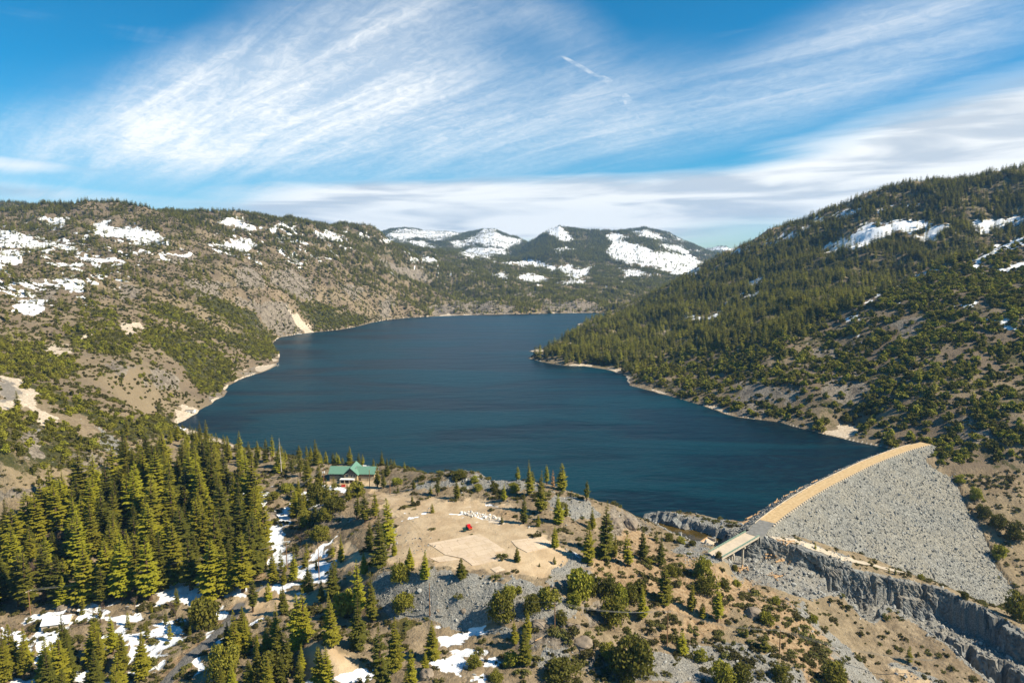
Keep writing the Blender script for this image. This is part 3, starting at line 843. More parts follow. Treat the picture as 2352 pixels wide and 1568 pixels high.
CONIF_R = [(1440,712),(1640,600),(1880,492),(2060,428),(2352,393),(2700,320),(3300,300),(3300,480),(2700,450),(2352,545),(2150,615),(1960,692),(1870,755),(1800,785),(1640,805),(1500,835),(1440,850),(1235,815),(1290,770),(1360,742)]
OAK_R = [(1960,692),(2150,618),(2352,550),(2700,450),(3300,480),(3300,1700),(2330,1400),(2290,1270),(2225,1150),(2160,1050),(2040,1022),(1700,953),(1550,905),(1440,872),(1450,835),(1640,795),(1800,785)]
GREEN_L = [
    [(350,740),(450,768),(520,815),(547,850),(520,892),(480,912),(440,855),(380,812),(300,780)], [(150,748),(300,760),(312,792),(220,802),(150,780)], [(-20,795),(120,800),(192,842),(180,872),(90,872),(-20,855)], [(180,718),(220,700),(300,738),(250,750)],
    [(50,875),(150,900),(250,950),(330,958),(392,955),(405,1000),(300,1012),(240,980),(150,950),(90,915)], [(-20,945),(90,960),(200,1000),(232,1042),(222,1095),(120,1072),(60,1100),(-20,1065)],
    [(320,700),(400,700),(480,740),(580,775),(630,800),(640,820),(590,830),(480,780),(400,740)], [(640,760),(590,720),(500,690),(480,720),(560,760),(620,785)], [(680,690),(760,700),(860,735),(800,752),(735,758),(690,725)],
    [(430,655),(540,700),(590,720),(540,735),(450,700)], [(200,770),(250,790),(300,800),(260,812)],
]
mv_oak = zone([OAK_R], 10, ymin=520)
mv_con = zone([CONIF_R], 10, ymin=600)
mv_grl = zone(GREEN_L, 9, ymin=380)
# how dark and vegetated the plain ground reads
m_veg = np.clip(0.55 * mv_con + 0.32 * mv_oak + 0.75 * mv_grl + 0.55 * sstep(GY, 1900, 2700) + 0.25 * sstep(fbm(GX, GY, 60, 4, 98), 0.0, 0.5) * (GY > 420), 0, 1)
forest = sstep(GY, 1850, 2500) * (np.abs(GX) < 2600)
m_veg = np.clip(m_veg, 0, 1) * (1 - 0.7 * m_snow)
m_purple = np.clip(sstep(GY, 430, 560) * (GX < 0) * (0.45 + 0.5 * sstep(GZ, 60, 170) + 0.35 * fbm(GX, GY, 90, 3, 99)) + 0.9 * mv_oak + 0.6 * mv_con, 0, 1)


def grid_mesh(name, X, Y, Z):
    ni, nj = X.shape
    me = bpy.data.meshes.new(name)
    co = np.stack([X, Y, Z], -1).reshape(-1, 3).astype(np.float32)
    idx = np.arange(ni * nj).reshape(ni, nj)
    q = np.stack([idx[:-1, :-1], idx[:-1, 1:], idx[1:, 1:], idx[1:, :-1]], -1).reshape(-1, 4)
    me.vertices.add(len(co)); me.vertices.foreach_set('co', co.ravel())
    me.loops.add(q.size); me.loops.foreach_set('vertex_index', q.ravel().astype(np.int32))
    me.polygons.add(len(q)); me.polygons.foreach_set('loop_start', np.arange(0, q.size, 4, dtype=np.int32))
    me.polygons.foreach_set('loop_total', np.full(len(q), 4, np.int32))
    me.polygons.foreach_set('use_smooth', np.ones(len(q), bool))
    me.update(calc_edges=True)
    return me


def put_attr(me, name, a):
    at = me.attributes.new(name, 'FLOAT', 'POINT')
    at.data.foreach_set('value', np.asarray(a, np.float32).ravel())


def link(o):
    COL.objects.link(o)
    return o


ter_me = grid_mesh('ground', GX, GY, GZ)
for nm, a in (('snow', m_snow), ('sand', m_sand), ('orange', m_orange), ('grey', np.maximum(m_grey, m_grey2)), ('rock', m_rock), ('pale', m_pale), ('green', m_green), ('asphalt', m_asph), ('veg', m_veg), ('purple', m_purple), ('track', m_track)):
    put_attr(ter_me, nm, a)
terrain = link(bpy.data.objects.new('ground', ter_me))
terrain['kind'] = 'structure'


def new_mat(name):
    m = bpy.data.materials.new(name)
    m.use_nodes = True
    t = NT(m.node_tree)
    t.n.clear()
    out = t.node('ShaderNodeOutputMaterial')
    bs = t.node('ShaderNodeBsdfPrincipled')
    bs.inputs['Roughness'].default_value = 0.9
    bs.inputs['Specular IOR Level'].default_value = 0.15
    t.l.new(bs.outputs[0], out.inputs[0])
    return m, t, bs


m, t, bs = new_mat('land')
pos = t.node('ShaderNodeNewGeometry').outputs['Position']
nA = t.noise(pos, 0.5, 6, 0.65)          # ~2 m grain
nB = t.noise(pos, 0.09, 5, 0.6)          # ~11 m
nC = t.noise(pos, 0.012, 4, 0.55)        # ~80 m
nD = t.noise(pos, 1.6, 3, 0.7)
def thr(name, n, amt=0.7, lo=0.42, hi=0.58):
    return t.ramp(t.math('ADD', t.attr(name), t.math('MULTIPLY', t.math('SUBTRACT', n, 0.5), amt)), lo, hi)
c = t.mix(t.ramp(nB, 0.35, 0.65), (0.21, 0.155, 0.095, 1), (0.33, 0.255, 0.165, 1))
c = t.mix(t.ramp(nA, 0.4, 0.62), c, t.mix(0.5, c, (0.11, 0.085, 0.055, 1)))
c = t.mix(t.math('MULTIPLY', t.attr('purple'), 0.85), c, t.mix(t.ramp(nB, .3, .7), (0.175, 0.135, 0.095, 1), (0.095, 0.072, 0.052, 1)))
dry = t.ramp(nC, 0.42, 0.62)
c = t.mix(t.math('MULTIPLY', dry, 0.45), c, (0.27, 0.215, 0.13, 1))
vegc = t.mix(t.ramp(nA, 0.35, 0.65), (0.028, 0.034, 0.012, 1), (0.075, 0.07, 0.024, 1))
c = t.mix(thr('veg', t.math('ADD', t.math('MULTIPLY', nB, 0.6), t.math('MULTIPLY', nA, 0.4)), 2.2, 0.45, 0.75), c, vegc)
rockc = t.mix(t.ramp(t.math('ADD', t.math('MULTIPLY', nA, .6), t.math('MULTIPLY', nB, .4)), 0.38, 0.62), (0.095, 0.078, 0.06, 1), (0.30, 0.255, 0.20, 1))
c = t.mix(thr('rock', nB, 0.9), c, rockc)
greyc = t.mix(t.ramp(nD, 0.36, 0.66), (0.12, 0.122, 0.118, 1), (0.33, 0.325, 0.30, 1))
greyc = t.mix(t.ramp(nB, 0.3, 0.7), t.mix(0.35, greyc, (0.28, 0.235, 0.17, 1)), greyc)
c = t.mix(thr('grey', nA, 0.9), c, greyc)
c = t.mix(thr('orange', nB, 0.8, 0.35, 0.75), c, t.mix(t.ramp(nA, 0.35, 0.65), (0.235, 0.155, 0.085, 1), (0.38, 0.275, 0.165, 1)))
sandc = t.mix(t.ramp(nB, 0.35, 0.65), (0.37, 0.27, 0.165, 1), (0.48, 0.37, 0.24, 1))
sandc = t.mix(t.math('MULTIPLY', t.ramp(nD, 0.52, 0.7), 0.45), sandc, (0.24, 0.175, 0.11, 1))
c = t.mix(thr('sand', nA, 0.5, 0.35, 0.7), c, sandc)
c = t.mix(t.math('MULTIPLY', t.attr('track'), 0.5), c, (0.25, 0.18, 0.1, 1))
c = t.mix(thr('pale', nA, 0.8), c, t.mix(t.ramp(nA, .35, .65), (0.40, 0.32, 0.23, 1), (0.62, 0.53, 0.42, 1)))
c = t.mix(thr('green', nA, 0.7, .3, .7), c, (0.10, 0.085, 0.025, 1))
c = t.mix(t.attr('asphalt'), c, t.mix(nB, (0.10, 0.095, 0.09, 1), (0.2, 0.19, 0.175, 1)))
snn = t.math('ADD', t.math('MULTIPLY', nA, .6), t.math('MULTIPLY', nB, .4))
c = t.mix(t.math('MULTIPLY', thr('snow', snn, 0.8, 0.34, 0.50), 0.6), c, (0.50, 0.47, 0.43, 1))
c = t.mix(thr('snow', t.math('ADD', t.math('MULTIPLY', nA, .6), t.math('MULTIPLY', nB, .4)), 0.8, 0.43, 0.60), c, t.mix(t.ramp(nA, .35, .7), (0.84, 0.86, 0.90, 1), (0.70, 0.72, 0.75, 1)))
t.put(bs.inputs['Base Color'], c)
bmp = t.node('ShaderNodeBump')
bmp.inputs['Strength'].default_value = 0.9
bmp.inputs['Distance'].default_value = 0.9
snowm = t.math('SUBTRACT', 1.0, t.math('MULTIPLY', t.attr('snow'), 0.8))
smooth_ = t.math('MULTIPLY', snowm, t.math('SUBTRACT', 1.0, t.math('MULTIPLY', t.attr('sand'), 0.75)))
t.put(bmp.inputs['Height'], t.math('MULTIPLY', t.math('ADD', t.math('MULTIPLY', nA, 1.6), t.math('MULTIPLY', nD, 0.5)), smooth_))
t.l.new(bmp.outputs[0], bs.inputs['Normal'])
ter_me.materials.append(m)

# ---------------------------------------------------------------- the lake
lm = bpy.data.meshes.new('lake')
bm = bmesh.new()
lk = dense(lake_w, 14.0, 2.2, 4)
cen = lk.mean(0)
def grow(pl, k):
    """push an outline outwards a little so the water slips under its shore"""
    e = np.roll(pl, -1, 0) - np.roll(pl, 1, 0)
    nrm = np.stack([e[:, 1], -e[:, 0]], 1); nrm /= np.linalg.norm(nrm, axis=1)[:, None] + 1e-9
    area = 0.5 * np.sum(pl[:, 0] * np.roll(pl[:, 1], -1) - np.roll(pl[:, 0], -1) * pl[:, 1])
    return pl + nrm * k * (1 if area > 0 else -1)
f = bm.faces.new([bm.verts.new((x, y, 0)) for x, y in grow(lk, 0.8)])
bmesh.ops.triangulate(bm, faces=[f])
bm.to_mesh(lm); bm.free()
lake = link(bpy.data.objects.new('lake', lm)); lake['kind'] = 'structure'
m, t, bs = new_mat('lake_water')
pos = t.node('ShaderNodeNewGeometry').outputs['Position']
mp = t.node('ShaderNodeMapping'); t.put(mp.inputs[0], pos)
mp.inputs['Rotation'].default_value = (0, 0, R(-14)); mp.inputs['Scale'].default_value = (0.35, 1.0, 1.0)
wv = t.noise(mp.outputs[0], 0.32, 6, 0.62, 0.4)
wv2 = t.noise(mp.outputs[0], 0.055, 3, 0.5, 0.5)
mp2 = t.node('ShaderNodeMapping'); t.put(mp2.inputs[0], pos)
mp2.inputs['Rotation'].default_value = (0, 0, R(-6)); mp2.inputs['Scale'].default_value = (0.28, 1.0, 1.0)
slick = t.noise(mp2.outputs[0], 0.012, 5, 0.55, 0.8)
sl = t.ramp(slick, 0.40, 0.60)
bs.inputs['Roughness'].default_value = 0.32
bs.inputs['IOR'].default_value = 1.33
bs.inputs['Specular IOR Level'].default_value = 0.13
dist = t.node('ShaderNodeVectorMath', operation='LENGTH'); t.put(dist.inputs[0], pos)
c = t.mix(sl, (0.0003, 0.0056, 0.0098, 1), (0.0012, 0.029, 0.043, 1))
c = t.mix(t.math('MULTIPLY', t.ramp(wv, 0.45, 0.7), 0.5), c, (0.002, 0.043, 0.054, 1))
t.put(bs.inputs['Base Color'], c)
bmp = t.node('ShaderNodeBump'); bmp.inputs['Strength'].default_value = 0.85; bmp.inputs['Distance'].default_value = 1.3
t.put(bmp.inputs['Height'], t.math('ADD', t.math('MULTIPLY', wv, t.math('ADD', 0.2, t.math('MULTIPLY', sl, 0.9))), t.math('MULTIPLY', wv2, 1.0)))
t.l.new(bmp.outputs[0], bs.inputs['Normal'])
lm.materials.append(m)
# shallow olive water in the approach channel
cm = bpy.data.meshes.new('channel_water')
cw = CHAN
cm.from_pydata([(x, y, 0.0) for x, y in grow(dense(cw, 8, 0.3, 6), 1.6)], [], [list(range(len(dense(cw, 8, 0.3, 6))))])
chw = link(bpy.data.objects.new('channel_water', cm)); chw['kind'] = 'structure'
m, t, bs = new_mat('shallow_water')
pos = t.node('ShaderNodeNewGeometry').outputs['Position']
t.put(bs.inputs['Base Color'], t.mix(t.ramp(t.noise(pos, 0.12, 3), .35, .65), (0.045, 0.032, 0.006, 1), (0.085, 0.055, 0.010, 1)))
bs.inputs['Roughness'].default_value = 0.12; bs.inputs['Specular IOR Level'].default_value = 0.3
cm.materials.append(m)
# ---------------------------------------------------------------- builders
def mb_obj(name, verts, faces, mats, parent=None, loc=None, smooth=False, mi=None):
    me = bpy.data.meshes.new(name)
    me.from_pydata([tuple(map(float, v)) for v in verts], [], faces)
    if not isinstance(mats, (list, tuple)):
        mats = [mats]
    for q in mats:
        me.materials.append(q)
    if mi is not None:
        me.polygons.foreach_set('material_index', np.asarray(mi, np.int32))
    if smooth:
        me.polygons.foreach_set('use_smooth', np.ones(len(me.polygons), bool))
    me.update()
    o = bpy.data.objects.new(name, me)
    COL.objects.link(o)
    if parent is not None:
        o.parent = parent
    if loc is not None:
        o.location = loc
    return o


class MB:
    """collects boxes, tubes and prisms into one mesh"""
    def __init__(self):
        self.v = []; self.f = []

    def add(self, verts, faces):
        k = len(self.v)
        self.v += [tuple(map(float, q)) for q in verts]
        self.f += [tuple(i + k for i in fc) for fc in faces]
        return self

    def box(self, cx, cy, cz, sx, sy, sz, rz=0.0, taper=1.0):
        vs = []
        for z, tp in ((-.5, 1.0), (.5, taper)):
            for x, y in ((-.5, -.5), (.5, -.5), (.5, .5), (-.5, .5)):
                px, py = x * sx * tp, y * sy * tp
                vs.append((cx + px * math.cos(rz) - py * math.sin(rz), cy + px * math.sin(rz) + py * math.cos(rz), cz + z * sz))
        return self.add(vs, [(0, 3, 2, 1), (4, 5, 6, 7), (0, 1, 5, 4), (1, 2, 6, 5), (2, 3, 7, 6), (3, 0, 4, 7)])

    def tube(self, p, q, r0, r1=None, n=6):
        r1 = r0 if r1 is None else r1
        p = Vector(p); q = Vector(q)
        d = (q - p)
        if d.length < 1e-6:
            return self
        m3 = d.to_track_quat('Z', 'Y').to_matrix()
        vs = []
        for c, r in ((p, r0), (q, r1)):
            for k in range(n):
                a = 2 * math.pi * k / n
                vs.append(c + m3 @ Vector((r * math.cos(a), r * math.sin(a), 0)))
        fs = [(k, (k + 1) % n, n + (k + 1) % n, n + k) for k in range(n)]
        fs += [tuple(reversed(range(n))), tuple(range(n, 2 * n))]
        return self.add(vs, fs)

    def prism(self, poly, z0, z1):
        n_ = len(poly)
        vs = [(x, y, z0) for x, y in poly] + [(x, y, z1) for x, y in poly]
        return self.add(vs, [tuple(reversed(range(n_))), tuple(range(n_, 2 * n_))] + [(k, (k + 1) % n_, n_ + (k + 1) % n_, n_ + k) for k in range(n_)])

    def rock(self, c, r, seed, flat=0.7):
        rng = np.random.RandomState(seed)
        b = bmesh.new()
        bmesh.ops.create_icosphere(b, subdivisions=1, radius=1.0)
        s = rng.uniform(0.7, 1.25, 3); s[2] *= flat
        vs = []
        for q in b.verts:
            k = rng.uniform(0.72, 1.15)
            vs.append((c[0] + q.co.x * r * s[0] * k, c[1] + q.co.y * r * s[1] * k, c[2] + q.co.z * r * s[2] * k))
        fs = [[q.index for q in fc.verts] for fc in b.faces]
        b.free()
        return self.add(vs, fs)

    def obj(self, name, mats, parent=None, loc=None, smooth=False):
        return mb_obj(name, self.v, self.f, mats, parent, loc, smooth)


def tag(o, label=None, cat=None, group=None, kind=None):
    for k, v in (('label', label), ('category', cat), ('group', group), ('kind', kind)):
        if v:
            o[k] = v
    return o


def thing(name, label, cat, loc=(0, 0, 0), rz=0.0, group=None):
    o = bpy.data.objects.new(name, None)
    o.empty_display_size = 0.5
    COL.objects.link(o)
    o.location = loc
    o.rotation_euler = (0, 0, rz)
    return tag(o, label, cat, group)


def simple_mat(name, col, rough=0.85, spec=0.2, var=0.25, scale=1.5, bump=0.0, metal=0.0, col2=None):
    m, t, bs = new_mat(name)
    tc = t.node('ShaderNodeTexCoord').outputs['Object']
    n_ = t.noise(tc, scale, 5, 0.62)
    c2 = col2 or tuple(x * (1 - var) for x in col)
    t.put(bs.inputs['Base Color'], t.mix(t.ramp(n_, 0.34, 0.66), (*c2, 1), (*col, 1)))
    bs.inputs['Roughness'].default_value = rough
    bs.inputs['Specular IOR Level'].default_value = spec
    bs.inputs['Metallic'].default_value = metal
    if bump:
        b = t.node('ShaderNodeBump'); b.inputs['Strength'].default_value = bump; b.inputs['Distance'].default_value = 0.3
        t.put(b.inputs['Height'], n_)
        t.l.new(b.outputs[0], bs.inputs['Normal'])
    return m


M = {}
M['concrete'] = simple_mat('concrete', (0.46, 0.40, 0.32), 0.85, 0.15, 0.2, 0.6)
M['pale_concrete'] = simple_mat('pale_concrete', (0.55, 0.46, 0.35), 0.85, 0.15, 0.16, 0.35)
M['green_paint'] = simple_mat('green_paint', (0.22, 0.33, 0.25), 0.6, 0.3, 0.15)
M['wood'] = simple_mat('weathered_wood', (0.24, 0.165, 0.10), 0.9, 0.1, 0.3, 3)
M['grey_wood'] = simple_mat('bleached_wood', (0.58, 0.50, 0.40), 0.9, 0.1, 0.25, 3)
M['log'] = simple_mat('driftwood', (0.60, 0.40, 0.22), 0.9, 0.1, 0.35, 2, col2=(0.34, 0.21, 0.11))
M['wire'] = simple_mat('wire', (0.30, 0.28, 0.24), 0.5, 0.4)
M['riprap'] = simple_mat('riprap', (0.33, 0.33, 0.305), 0.92, 0.12, 0.4, 0.7, 0.8)
M['white'] = simple_mat('white_paint', (0.75, 0.75, 0.73), 0.6, 0.3, 0.06)
M['glass'] = simple_mat('dark_glass', (0.02, 0.03, 0.04), 0.1, 0.6)
M['black'] = simple_mat('black_rubber', (0.015, 0.015, 0.015), 0.8, 0.2)
M['snow'] = simple_mat('old_snow', (0.82, 0.85, 0.90), 0.8, 0.1, 0.04)


# ---------------------------------------------------------------- the rockfill dam
prof_n = np.concatenate([np.arange(-30, -HALF - 0.2, 1.2), [-HALF, -HALF + 1.0, 0, HALF - 0.6, HALF + 0.2], np.arange(HALF + 1.2, 118, 1.05)])
def prof_z(nn):
    up = CREST_Z - (-HALF - nn) / 1.5
    dn = CREST_Z - (nn - HALF) / 1.38
    return np.where(nn < -HALF, up, np.where(nn > HALF, dn, CREST_Z))
PN, PS = np.meshgrid(prof_n, sarc)
# the face fans out a little towards the far abutment
DX = cl[:, 0][:, None] + nrm[:, 0][:, None] * PN
DY = cl[:, 1][:, None] + nrm[:, 1][:, None] * PN
DZ = prof_z(PN)
rough = sstep(np.abs(PN), HALF + 0.1, HALF + 3.0)
DZ = DZ + rough * (fbm(DX, DY, 3.0, 3, 201) * 0.75 + fbm(DX, DY, 24, 2, 205) * 1.1)
dam = thing('rockfill_dam', 'long grey rockfill dam with a sandy road along its curved crest', 'dam', (float(cl[0, 0]), float(cl[0, 1]), 0))
o0 = dam.location
dme = grid_mesh('embankment', DX - o0.x, DY - o0.y, DZ)
# cut away what would lie beyond the toe and the abutments
_du, _dv = project(DX, DY, DZ)
_out = ((poly_sd(_du, _dv, FACE) > 9) & (PN > HALF + 1)).ravel()
_b = bmesh.new(); _b.from_mesh(dme); _b.verts.ensure_lookup_table()
bmesh.ops.delete(_b, geom=[_b.verts[int(k)] for k in np.nonzero(_out)[0]], context='VERTS')
_b.to_mesh(dme); _b.free()
m, t, bs = new_mat('dam_rock')
pos = t.node('ShaderNodeNewGeometry').outputs['Position']
vo = t.node('ShaderNodeTexVoronoi'); vo.inputs['Scale'].default_value = 0.62; vo.inputs['Randomness'].default_value = 1.0
wp = t.vmath('ADD', pos, t.vmath('MULTIPLY', t.noise(pos, 0.7, 3, 0.6, 0, 1), (1.6, 1.6, 1.6)))
t.put(vo.inputs['Vector'], wp)
n1_ = t.noise(pos, 0.04, 4, 0.6); n2_ = t.noise(pos, 1.1, 4, 0.7)
sx_ = t.node('ShaderNodeSeparateColor'); t.put(sx_.inputs[0], vo.outputs['Color'])
c = t.mix(t.math('ADD', t.math('MULTIPLY', sx_.outputs[0], 0.55), t.math('MULTIPLY', n2_, 0.45)), (0.11, 0.11, 0.10, 1), (0.34, 0.335, 0.305, 1))
c = t.mix(t.ramp(n1_, 0.35, 0.65), c, t.mix(0.4, c, (0.30, 0.27, 0.21, 1)))
t.put(bs.inputs['Base Color'], c)
b = t.node('ShaderNodeBump'); b.inputs['Strength'].default_value = 1.0; b.inputs['Distance'].default_value = 1.3
t.put(b.inputs['Height'], t.math('SUBTRACT', t.math('MULTIPLY', sx_.outputs[1], 0.7), t.math('MULTIPLY', vo.outputs['Distance'], 0.9)))
t.l.new(b.outputs[0], bs.inputs['Normal'])
dme.materials.append(m)
emb = link(bpy.data.objects.new('embankment', dme)); emb.parent = dam
# crest road
def strip(name, n0, n1, z, mat_, i0=0, i1=None, par=None, org=None, wob=0.0):
    i1 = ns if i1 is None else i1
    vs = []
    for i in range(i0, i1):
        for q in (n0, n1):
            p = cl[i] + nrm[i] * (q + wob * pnoise(np.array(i * 0.21), np.array(q), 3))
            vs.append((p[0] - org.x, p[1] - org.y, z))
    fs = [(2 * k, 2 * k + 1, 2 * k + 3, 2 * k + 2) for k in range(i1 - i0 - 1)]
    return mb_obj(name, vs, fs, mat_, par)
m, t, bs = new_mat('crest_dirt')
pos = t.node('ShaderNodeTexCoord').outputs['Object']
c = t.mix(t.ramp(t.noise(pos, 0.5, 4, .6), .35, .65), (0.41, 0.285, 0.145, 1), (0.54, 0.395, 0.22, 1))
t.put(bs.inputs['Base Color'], c)
strip('crest_road', -HALF + 0.7, HALF - 0.7, CREST_Z + 0.06, m, 10, None, dam, o0, 0.5)
# guard kerbs both sides: a continuous pale edge upstream, spaced blocks downstream
kb = MB()
for i in range(10, ns - 14):
    p = cl[i] + nrm[i] * (-HALF + 0.35)
    kb.box(p[0] - o0.x, p[1] - o0.y, CREST_Z + 0.3, 1.2, 0.25, 0.5, math.atan2(tn[i, 1], tn[i, 0]))
kb.obj('guard_kerb', M['pale_concrete'], dam)
for i in range(12, ns - 3, 3):
    p = cl[i] + nrm[i] * (HALF - 0.15)
    q = MB().box(0, 0, 0, 1.9, 0.7, 0.7).obj('edge_block', M['pale_concrete'], dam) if i == 12 else None
    if q is None:
        q = proto_b.copy(); COL.objects.link(q); q.parent = dam
    else:
        proto_b = q
    q.location = (p[0] - o0.x, p[1] - o0.y, CREST_Z + 0.32)
    q.rotation_euler = (0, 0, math.atan2(tn[i, 1], tn[i, 0]) + random.Random(i).uniform(-.15, .15))

# grey tarmac apron where the crest road meets the bridge, and the bench track
def drape(name, pts, width, mat_, lift=0.12, per=8, zmin=None):
    c_ = catmull([ground(u, v)[:2] for u, v in pts], per)
    t_ = np.gradient(c_, axis=0); t_ /= np.linalg.norm(t_, axis=1)[:, None]
    nn = np.stack([-t_[:, 1], t_[:, 0]], 1)
    vs = []; k = 5
    for i in range(len(c_)):
        for j in range(k):
            p = c_[i] + nn[i] * width * (j / (k - 1) - .5)
            z = float(hgt(p[0], p[1])) + lift
            vs.append((p[0], p[1], z if zmin is None else max(z, zmin)))
    fs = [(i * k + j, i * k + j + 1, (i + 1) * k + j + 1, (i + 1) * k + j) for i in range(len(c_) - 1) for j in range(k - 1)]
    return mb_obj(name, vs, fs, mat_)

# ---------------------------------------------------------------- bridge
BA = np.array([float(q) for q in at_z(1645, 1276, 9.8)[:2]])     # near end, centre of the deck
BB = np.array([float(q) for q in at_z(1726, 1229, 10.0)[:2]])    # far end
bd = BB - BA; BL = float(np.hypot(*bd)); brz = math.atan2(bd[1], bd[0])
bridge = thing('road_bridge', 'concrete road bridge with green railings crossing the rocky spillway', 'bridge', (float(BA[0]), float(BA[1]), 0), brz)
BW = 8.4
MB().box(BL / 2, 0, 9.75, BL + 3, BW, 0.45).obj('deck', M['pale_concrete'], bridge)
g = MB()
for y in (-BW / 2 + 1.0, 0, BW / 2 - 1.0):
    g.box(BL / 2, y, 9.16, BL, 0.45, 0.74)
g.obj('girder', M['concrete'], bridge)
for sgn in (-1, 1):
    MB().box(BL / 2, sgn * (BW / 2 - 0.2), 10.18, BL + 3, 0.4, 0.42).obj('kerb', M['concrete'], bridge)
    r = MB()
    k = int(BL / 2.4)
    for i in range(k + 1):
        r.box(-1.0 + i * (BL + 2) / k, sgn * (BW / 2 - 0.2), 10.9, 0.16, 0.16, 1.1)
    for z in (10.85, 11.35):
        r.box(BL / 2, sgn * (BW / 2 - 0.2), z, BL + 2.2, 0.12, 0.22)
    r.obj('railing', M['green_paint'], bridge)
for f_ in (0.30, 0.62):
    wx = BA + bd * f_
    pr = MB()
    for y in (-2.6, 2.6):
        p = (wx[0] - math.sin(brz) * y, wx[1] + math.cos(brz) * y)
        zb = float(hgt(p[0], p[1])) - 0.8
        pr.box(BL * f_, y, (zb + 8.2) / 2, 0.85, 0.85, 8.2 - zb, 0)
    pr.box(BL * f_, 0, 8.3, 1.3, BW - 0.6, 0.8)
    pr.obj('pier', M['concrete'], bridge)
for f_ in (-0.01, 1.01):
    wx = BA + bd * f_
    MB().box(BL * f_, 0, 7.6, 1.0, BW - 0.4, 3.8).obj('abutment', M['concrete'], bridge)
tarm = simple_mat('worn_tarmac', (0.22, 0.215, 0.2), 0.9, 0.15, 0.3, 0.5)
app = [BB + bd / BL * 0.6, BB + bd / BL * 7, (cl[6] + cl[4]) / 2, cl[16]]
cc = catmull(app, 8); tt = np.gradient(cc, axis=0); tt /= np.linalg.norm(tt, axis=1)[:, None]
vs = []
for i in range(len(cc)):
    nn = np.array([tt[i, 1], -tt[i, 0]])
    for q in (-4.6, 0, 4.6):
        p = cc[i] + nn * q
        vs.append((p[0], p[1], CREST_Z + 0.10))
    for q in (4.6, -4.6):
        p = cc[i] + nn * q * 1.12
        vs.append((p[0], p[1], CREST_Z - 3.5))
fs = []
for i in range(len(cc) - 1):
    for j in range(5):
        a_, b_ = i * 5 + j, i * 5 + (j + 1) % 5
        fs.append((a_, b_, b_ + 5, a_ + 5))
apron = mb_obj('approach_road', vs, fs, tarm); apron['kind'] = 'structure'

# weir sill across the head of the spillway
wq = [[float(q) for q in at_z(u, v, 1.4)[:2]] for u, v in [(1597,1254),(1625,1236),(1644,1242),(1614,1263)]]
weir = thing('weir', 'pale sloping concrete weir sill between olive water and the bridge', 'weir', (wq[0][0], wq[0][1], 0))
o1 = weir.location
wl = [(x - o1.x, y - o1.y) for x, y in wq]
MB().add([(wl[0][0], wl[0][1], 1.6), (wl[1][0], wl[1][1], 1.9), (wl[2][0], wl[2][1], 1.0), (wl[3][0], wl[3][1], 0.6)] + [(x, y, -4) for x, y in wl],
         [(0, 1, 2, 3), (0, 4, 5, 1), (1, 5, 6, 2), (2, 6, 7, 3), (3, 7, 4, 0)]).obj('apron', M['pale_concrete'], weir)
e = np.array(wl[1]) - np.array(wl[0]); L_ = float(np.hypot(*e))
MB().box((wl[0][0] + wl[1][0]) / 2, (wl[0][1] + wl[1][1]) / 2, 1.7, L_ + .6, 0.8, 1.2, math.atan2(e[1], e[0])).obj('sill', M['log'], weir)
e2 = np.array(wl[2]) - np.array(wl[1]); L2 = float(np.hypot(*e2))
MB().box((wl[1][0] + wl[2][0]) / 2, (wl[1][1] + wl[2][1]) / 2, 1.5, L2, 0.6, 2.2, math.atan2(e2[1], e2[0])).obj('side_wall', M['concrete'], weir)

# ---------------------------------------------------------------- jointed rock walls of the spillway cut
def cells(x, y, seed):
    """blocky pattern: a random value per irregular cell, and the distance to the cell edge"""
    ix = np.floor(x); iy = np.floor(y)
    d1 = np.full(x.shape, 9.0); d2 = np.full(x.shape, 9.0); val = np.zeros(x.shape)
    for ox in (-1, 0, 1):
        for oy in (-1, 0, 1):
            h_ = _hash(ix + ox, iy + oy, seed)
            jx_ = (h_ & 255) / 255.0; jy_ = ((h_ >> 8) & 255) / 255.0; vv = ((h_ >> 16) & 255) / 255.0
            dd = np.hypot(ix + ox + jx_ - x, iy + oy + jy_ - y)
            m_ = dd < d1
            d2 = np.where(m_, d1, np.minimum(d2, dd)); val = np.where(m_, vv, val); d1 = np.where(m_, dd, d1)
    return val, d2 - d1


m, t, bs = new_mat('cut_rock')
pos = t.node('ShaderNodeNewGeometry').outputs['Position']
mpn = t.node('ShaderNodeMapping'); t.put(mpn.inputs[0], pos); mpn.inputs['Scale'].default_value = (1, 1, .32)
a_ = t.noise(mpn.outputs[0], .45, 6, .68); b2_ = t.noise(pos, .07, 4, .6); c2_ = t.noise(mpn.outputs[0], 1.6, 3, .65)
c = t.mix(t.ramp(a_, .33, .68), (.095, .10, .10, 1), (.27, .275, .265, 1))
c = t.mix(t.ramp(b2_, .42, .66, 0, .55), c, (.20, .165, .12, 1))
c = t.mix(t.ramp(c2_, .55, .75, 0, .5), c, (.36, .36, .34, 1))
t.put(bs.inputs['Base Color'], c)
b_ = t.node('ShaderNodeBump'); b_.inputs['Strength'].default_value = .9; b_.inputs['Distance'].default_value = .8
t.put(b_.inputs['Height'], t.math('ADD', a_, t.math('MULTIPLY', c2_, .5))); t.l.new(b_.outputs[0], bs.inputs['Normal'])
M['cut_rock'] = m


